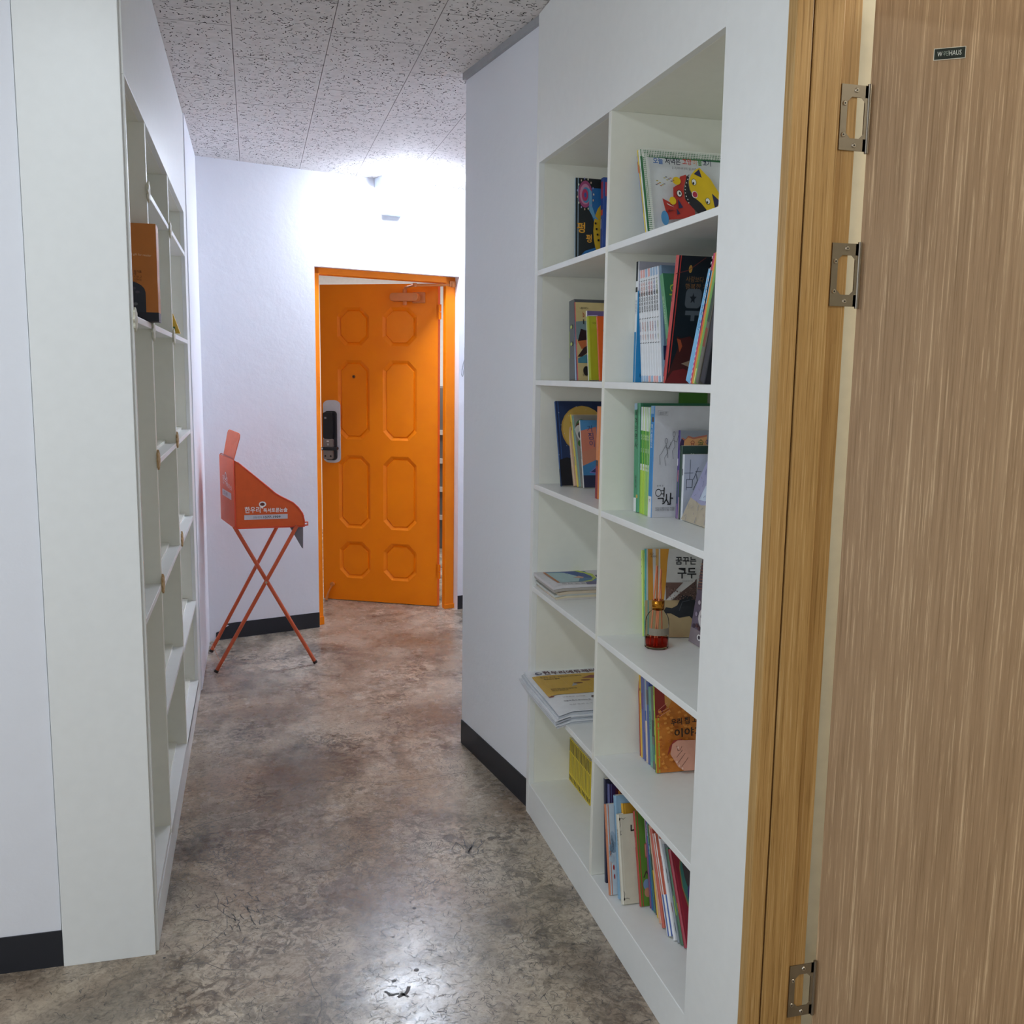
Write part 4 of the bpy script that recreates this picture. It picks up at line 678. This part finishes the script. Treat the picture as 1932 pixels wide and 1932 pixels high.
mag = [('p', [(.1, .2), (.1, .95), (.13, .95), (.13, .2)], '#b5703a'), ('r', .13, .2, .62, .95, '#4a7aa0'), ('p', [(.13, .2), (.13, .9), (.4, .86), (.45, .5), (.35, .2)], '#a9c4c8'), ('p', [(.33, .95), (.36, .6), (.5, .45), (.62, .4), (.62, .95)], '#2f4f92'), ('p', [(.42, 1), (.5, .98), (.58, .7), (.6, .55), (.55, .3), (.4, .2), (.5, .18), (.62, .4), (.66, .7), (.56, 1)], '#bccb4a'), ('p', [(.36, .5), (.46, .6), (.5, .5), (.46, .42)], '#c89a84'),
       ('p', [(.4, 0), (.42, .14), (.62, .26), (1, .26), (1, 0)], '#6a648c'), ('p', [(.62, .26), (.66, .6), (.8, .7), (1, .6), (1, .26)], '#34305c'), ('e', .76, .54, .03, .05, '#c8c8e0'), ('e', .72, .38, .02, .025, '#c8c8e0'), ('e', .86, .4, .02, .025, '#c8c8e0'), ('t', '강소', .14, .72, .035, '#33404a'), ('t', '독서 논술', .12, .06, .02, '#7a7280')]
ml = [f'magazine lying flat, {ORD[5-k]} from the top of the small pile in the fourth far cell' for k in range(5)] + ['white magazine with a blue and lime cartoon cover, topmost of the small pile']
sheetpile('magazine', 'magazine', 'magazines lying in the fourth far cell', ml, .884, 2.757, Z4, .275, .208, [.006, .007, .0065, .008, .0085, .009], ['#cfc9c4', '#d8ccb0', '#cdd0cc', '#c8b8a0', '#b0aaa4', '#d6d3d6'], .009, mag, .004)
nl = [f'white folded newsletter, {ORD[13-k]} from the top of the overhanging stack' for k in range(13)] + ['topmost newsletter with a yellow panel and large dark title, overhanging the shelf']
news = [('r', .03, .37, .95, .86, '#c9a03a'), ('p', [(.03, .352), (.03, .37), (.95, .37), (.95, .352)], '#9a4a2a'), ('wb', '한우리에듀레터', .165, .878, .72, .962, '#5a1f30'), ('e', .115, .91, .035, .03, '#3a3a60'), ('e', .115, .91, .024, .02, '#c9c8ce'), ('w', '첫 수업 예비중1 반편성배치고사 대비법', .1, .79, .52, .825, '#3a3020'), ('wb', '한우리가 함께', .12, .745, .28, .775, '#3a3020'), ('wb', '한우리가 전하는 바른 독서 습관과 논술\n교육 이야기를 담은 소식', .1, .45, .36, .52, '#7a6428'),
        ('p', [(.33, .55), (.4, .58), (.38, .64)], '#9aa0a6'), ('e', .42, .62, .05, .018, '#7a4a26'), ('e', .52, .68, .05, .02, '#8a5a2e'), ('p', [(.5, .74), (.62, .8), (.72, .78), (.72, .7)], '#8a4a46'), ('p', [(.56, .58), (.72, .68), (.72, .56)], '#3a3f6a'), ('e', .62, .54, .07, .03, '#b8a8b0'),
        ('w', '교육정보 브리핑', .14, .29, .36, .31, '#8a6a72'), ('wb', '오늘의 독서 생각하는 힘', .12, .2, .38, .225, '#77757c'), ('w', '추천 도서 소개', .14, .11, .36, .13, '#77757c'), ('e', .46, .27, .05, .03, '#5a4a40'), ('e', .54, .19, .07, .035, '#4a3024'), ('e', .54, .19, .05, .022, '#d8c8bc'), ('e', .56, .1, .04, .015, '#b0603a')]
sheetpile('newsletter', 'newsletter', 'newsletters overhanging the shelf', nl, .843, 2.59, Z5, .33, .388, [.003]*14, ['#d8dade', '#b9bec6', '#dcdee2', '#e2e4e8', '#c4c9d0'], .008, news, .012)

# ------------------------------------------------------------------ leaflet stand
STN = mat('#d8581d', .5); STR = mat('#de4a2a', .45); LEG = mat('#c8562e', .4)
sd = empty('leaflet_stand', (.0, 5.0, 0)); tag(sd, 'orange folding leaflet stand on crossed legs beside the orange door', 'stand'); bpy.context.view_layer.update()
nb = V((-.098, 4.812, 0)); vv = V((-.078, .369, 0)); uu = V((.33, .019, 0)).normalized()
def S(a, d, z): return nb + uu*a + vv*d + V((0, 0, z))
zb = .716; prof = [(0, zb), (.33, zb), (.328, .745), (.32, .78), (.3, .81), (.275, .835), (.245, .852), (.215, .868), (.19, .884), (.16, .912), (.02, 1.035), (.0, 1.048)]
for d0, d1 in ((0, .012), (.95, .962)):
    b = MB(); n = len(prof); vs = [S(a, d0, z) for a, z in prof] + [S(a, d1, z) for a, z in prof]
    b.add(vs, [tuple(range(n)), tuple(range(2*n-1, n-1, -1))] + [((k+1) % n, k, n+k, n+(k+1) % n) for k in range(n)], STN)
    bo = at(b.build('side_panel'), sd)
    if d0 == 0: bo_near = bo
def quad3(b, p, q, z0, z1, th, m):
    nrm = (q-p).cross(ZUP).normalized()*th; vs = [p+V((0,0,z0)), q+V((0,0,z0)), q+nrm+V((0,0,z0)), p+nrm+V((0,0,z0)), p+V((0,0,z1)), q+V((0,0,z1)), q+nrm+V((0,0,z1)), p+nrm+V((0,0,z1))]
    b.add(vs, [(3,2,1,0),(4,5,6,7),(0,1,5,4),(1,2,6,5),(2,3,7,6),(3,0,4,7)], m)
b = MB(); quad3(b, S(0, 0, 0), S(0, .962, 0), zb, 1.05, -.004, STN); n = 10
bk_panel = at(b.build('back_panel', bevel=.0015), sd)
b = MB(); quad3(b, S(.325, .012, 0), S(.325, .95, 0), zb, .77, .004, STN); b.box((0, 0, 0), (0, 0, 0), STN); vs = [S(0, .012, zb), S(.325, .012, zb), S(.325, .95, zb), S(0, .95, zb)]
b.add(vs + [p+V((0, 0, .005)) for p in vs], [(3,2,1,0),(4,5,6,7),(0,1,5,4),(1,2,6,5),(2,3,7,6),(3,0,4,7)], STN); at(b.build('tray'), sd)
b = MB(); b.tube([S(a, -.004, z) for a, z in prof] + [S(*(prof[0][0], -.004, prof[0][1]))], .0035, STR, 8); b.tube([S(0, 0, zb), S(0, .96, zb)], .0035, STR, 8); b.tube([S(.325, 0, zb+.004), S(.345, 0, zb+.006), S(.345, 0, zb+.02), S(.33, 0, zb+.02)], .004, STR, 8); b.tube([S(0, .962, zb), S(0, .962, 1.045), S(0, .88, 1.056), S(0, .1, 1.055), S(0, 0, 1.045)], .003, mat('#9a3a26', .5), 8)
at(b.build('piping'), sd)['label'] = 'bright red orange piping along the seams'
b = MB(); t0, t1 = S(-.002, .72, 0), S(-.002, .06, 0); sh = V((.03, 0, 0)); th = V((.004, .001, 0))
ring = [(t0, 1.04), (t0+sh*.8, 1.165), (t0+sh*.9+(t1-t0)*.03, 1.178), (t0+sh+(t1-t0)*.1, 1.183), (t1+sh*1.2-(t1-t0)*.1, 1.176), (t1+sh*1.2-(t1-t0)*.02, 1.17), (t1+sh*1.15, 1.155), (t1, 1.035)]
n = len(ring); b.add([p+V((0, 0, z)) for p, z in ring] + [p+th+V((0, 0, z)) for p, z in ring], [tuple(range(n-1, -1, -1)), tuple(range(n, 2*n))] + [(k, (k+1) % n, n+(k+1) % n, n+k) for k in range(n)], mat('#d9622f', .5)); at(b.build('header_tab', bevel=.001), sd)
b = MB(); art(b, S(0, -.002, zb), uu, ZUP, -BN, .33, .33, [('wb', '한우리', .135, .222, .36, .318, '#f2f0ee'), ('wb', '독서토론논술', .4, .225, .75, .29, '#f2f0ee'), ('e', .39, .35, .053, .042, '#f4f2f0'), ('e', .388, .35, .034, .024, '#6a2a1c'), ('p', [(.35, .33), (.38, .285), (.4, .295), (.375, .33)], '#f4f2f0'), ('r', .125, .125, .75, .195, '#cfccd2'), ('w', '상담/문의', .25, .143, .375, .173, '#4a4a52'), ('wb', '1577-1909', .4, .141, .645, .175, '#3a3a42')], .0003); at(b.build('side_lettering'), bo_near)
b = MB(); vn = (S(0, 0, 0)-S(0, 1, 0)).normalized(); art(b, S(-.0042, .962, zb), vn, ZUP, V((-uu.x, -uu.y, 0)), .355, .33, [('t', '한우리', .22, .6, .05, '#eceae8', -2), ('t', '독서토론논술', .47, .565, .027, '#eceae8', -2), ('e', .47, .72, .06, .06, '#f2f0ee'), ('e', .47, .72, .04, .042, '#a8482a'), ('r', .2, .4, .86, .5, '#cfccd2'), ('t', '1577-1909', .28, .425, .026, '#4a4a52')], .0003); at(b.build('back_lettering'), bk_panel)
def leg(p, q):
    b = MB(); b.tube([p, q], .0095, LEG, 12); d = (V(q)-V(p)).normalized(); o = at(b.build('leg'), sd)
    c = MB(); c.tube([V(q)-d*.012, V(q)+d*.001], .0112, mat('#2a2220', .6), 12); at(c.build('foot_cap'), o)
leg((-.105, 4.826, .725), (.275, 4.845, .009)); leg((.193, 4.812, .722), (-.209, 4.79, .009)); leg((.14, 5.175, .73), (-.247, 5.16, .009))
b = MB(); b.tube([(.04, 4.79, .446), (.04, 4.846, .446)], .0055, mat('#b9a58a', .3, .8), 10); b.tube([(-.24, 5.164, .05), (-.2, 4.99, .012), (-.188, 4.795, .07)], .0012, mat('#c87a52'), 6); at(b.build('pivot_and_cord'), sd)
b = MB(); fl = [(.262, .712), (.327, .712), (.325, .6), (.318, .606)]
b.add([S(a, .05, z) for a, z in fl] + [S(a, .058, z) for a, z in fl], [(3, 2, 1, 0), (4, 5, 6, 7)] + [(k, (k+1) % 4, 4+(k+1) % 4, 4+k) for k in range(4)], mat('#77747a', .6)); at(b.build('hanging_flap'), sd)['label'] = 'grey cloth flap hanging under the tray'

# ------------------------------------------------------------------ lamps, exit sign, cord, things beyond the door
lam = empty('ceiling_light', BM @ V((1.1, -.14, 2.54))); tag(lam, 'square ceiling light glowing above the orange door', 'light'); bpy.context.view_layer.update()
b = MB(); b.box((.969, -.12, 2.512), (1.27, -.002, H-.0005), mat('#dfe6ee', .5), BM); b.box((1.03, -.26, 2.548), (1.21, -.11, H-.0005), mat('#dfe6ee', .5), BM); at(b.build('housing', bevel=.003), lam)
b = MB(); b.lathe([(0, -.075), (.06, -.074), (.1, -.068), (.123, -.055), (.13, -.035), (.13, -.004), (0, -.002)], BM @ V((1.12, -.17, 2.55)), m_emit('cool_diffuser', '#e4eeff', FAR_LAMP), 40); at(b.build('diffuser'), lam)
b = MB(); b.box((1.012, -.045, 2.368), (1.135, -.001, 2.472), mat('#dfe9ea', .5), BM); ex = b.build('exit_sign', bevel=.003); tag(ex, 'small white and green emergency exit light on the wall under the ceiling light', 'sign')
b = MB(); art(b, BM @ V((1.012, -.0455, 2.368)), BU, ZUP, -BN, .123, .104, [('r', .18, .3, .9, .95, '#f2f7f5'), ('r', .2, .32, .31, .95, '#0e9a7a'), ('r', .79, .32, .9, .95, '#0e9a7a'), ('r', .0, .0, 1, .28, '#5f7f88'), ('e', .56, .8, .05, .06, '#3a8a70'), ('l', [(.56, .74), (.53, .56), (.45, .42)], .006, '#3a8a70'), ('l', [(.53, .56), (.62, .48), (.62, .38)], .005, '#3a8a70'), ('l', [(.45, .68), (.55, .7), (.66, .64)], .005, '#3a8a70')], .0004); b.build('pictogram', ex)
rl = empty('ceiling_light', (-.47, 1.05, 2.54)); tag(rl, 'long white ceiling light on the ceiling of the front room', 'light'); bpy.context.view_layer.update()
b = MB(); b.box((-.62, .48, 2.53), (-.32, 1.62, H-.0005), mat('#eceeee', .5)); at(b.build('housing', bevel=.004), rl)
b = MB(); b.tube([BM @ V((1.553, -.012, 1.635)), BM @ V((1.553, -.012, 1.565)), BM @ V((1.546, -.012, 1.54)), BM @ V((1.537, -.012, 1.5)), BM @ V((1.534, -.012, 1.47)), BM @ V((1.539, -.012, 1.46)), BM @ V((1.545, -.012, 1.47)), BM @ V((1.55, -.012, 1.51)), BM @ V((1.554, -.012, 1.56))], .0016, mat('#5c6068', .6), 8)
tag(b.build('cord_loop'), 'thin grey loop of cord hanging on the back wall right of the door', 'cord')
sr = empty('staircase', (1.9, 7.9, 0)); tag(sr, 'grey stairs glimpsed through the gap at the hinges of the orange door', 'stairs'); bpy.context.view_layer.update()
b = MB(); gy = mat('#55524e', .7)
b.prism([(1.2, 8.2), (2.98, 7.0), (2.98, 9.18), (1.2, 9.18)], 0, 1.36, gy); at(b.build('flank'), sr)
for k in range(4):
    b = MB(); b.prism([(1.19, 8.18), (2.98, 6.98), (2.98, 7.02), (1.2, 8.22)], .25+.24*k, .29+.24*k, mat('#a8a39c', .6)); at(b.build('tread'), sr)
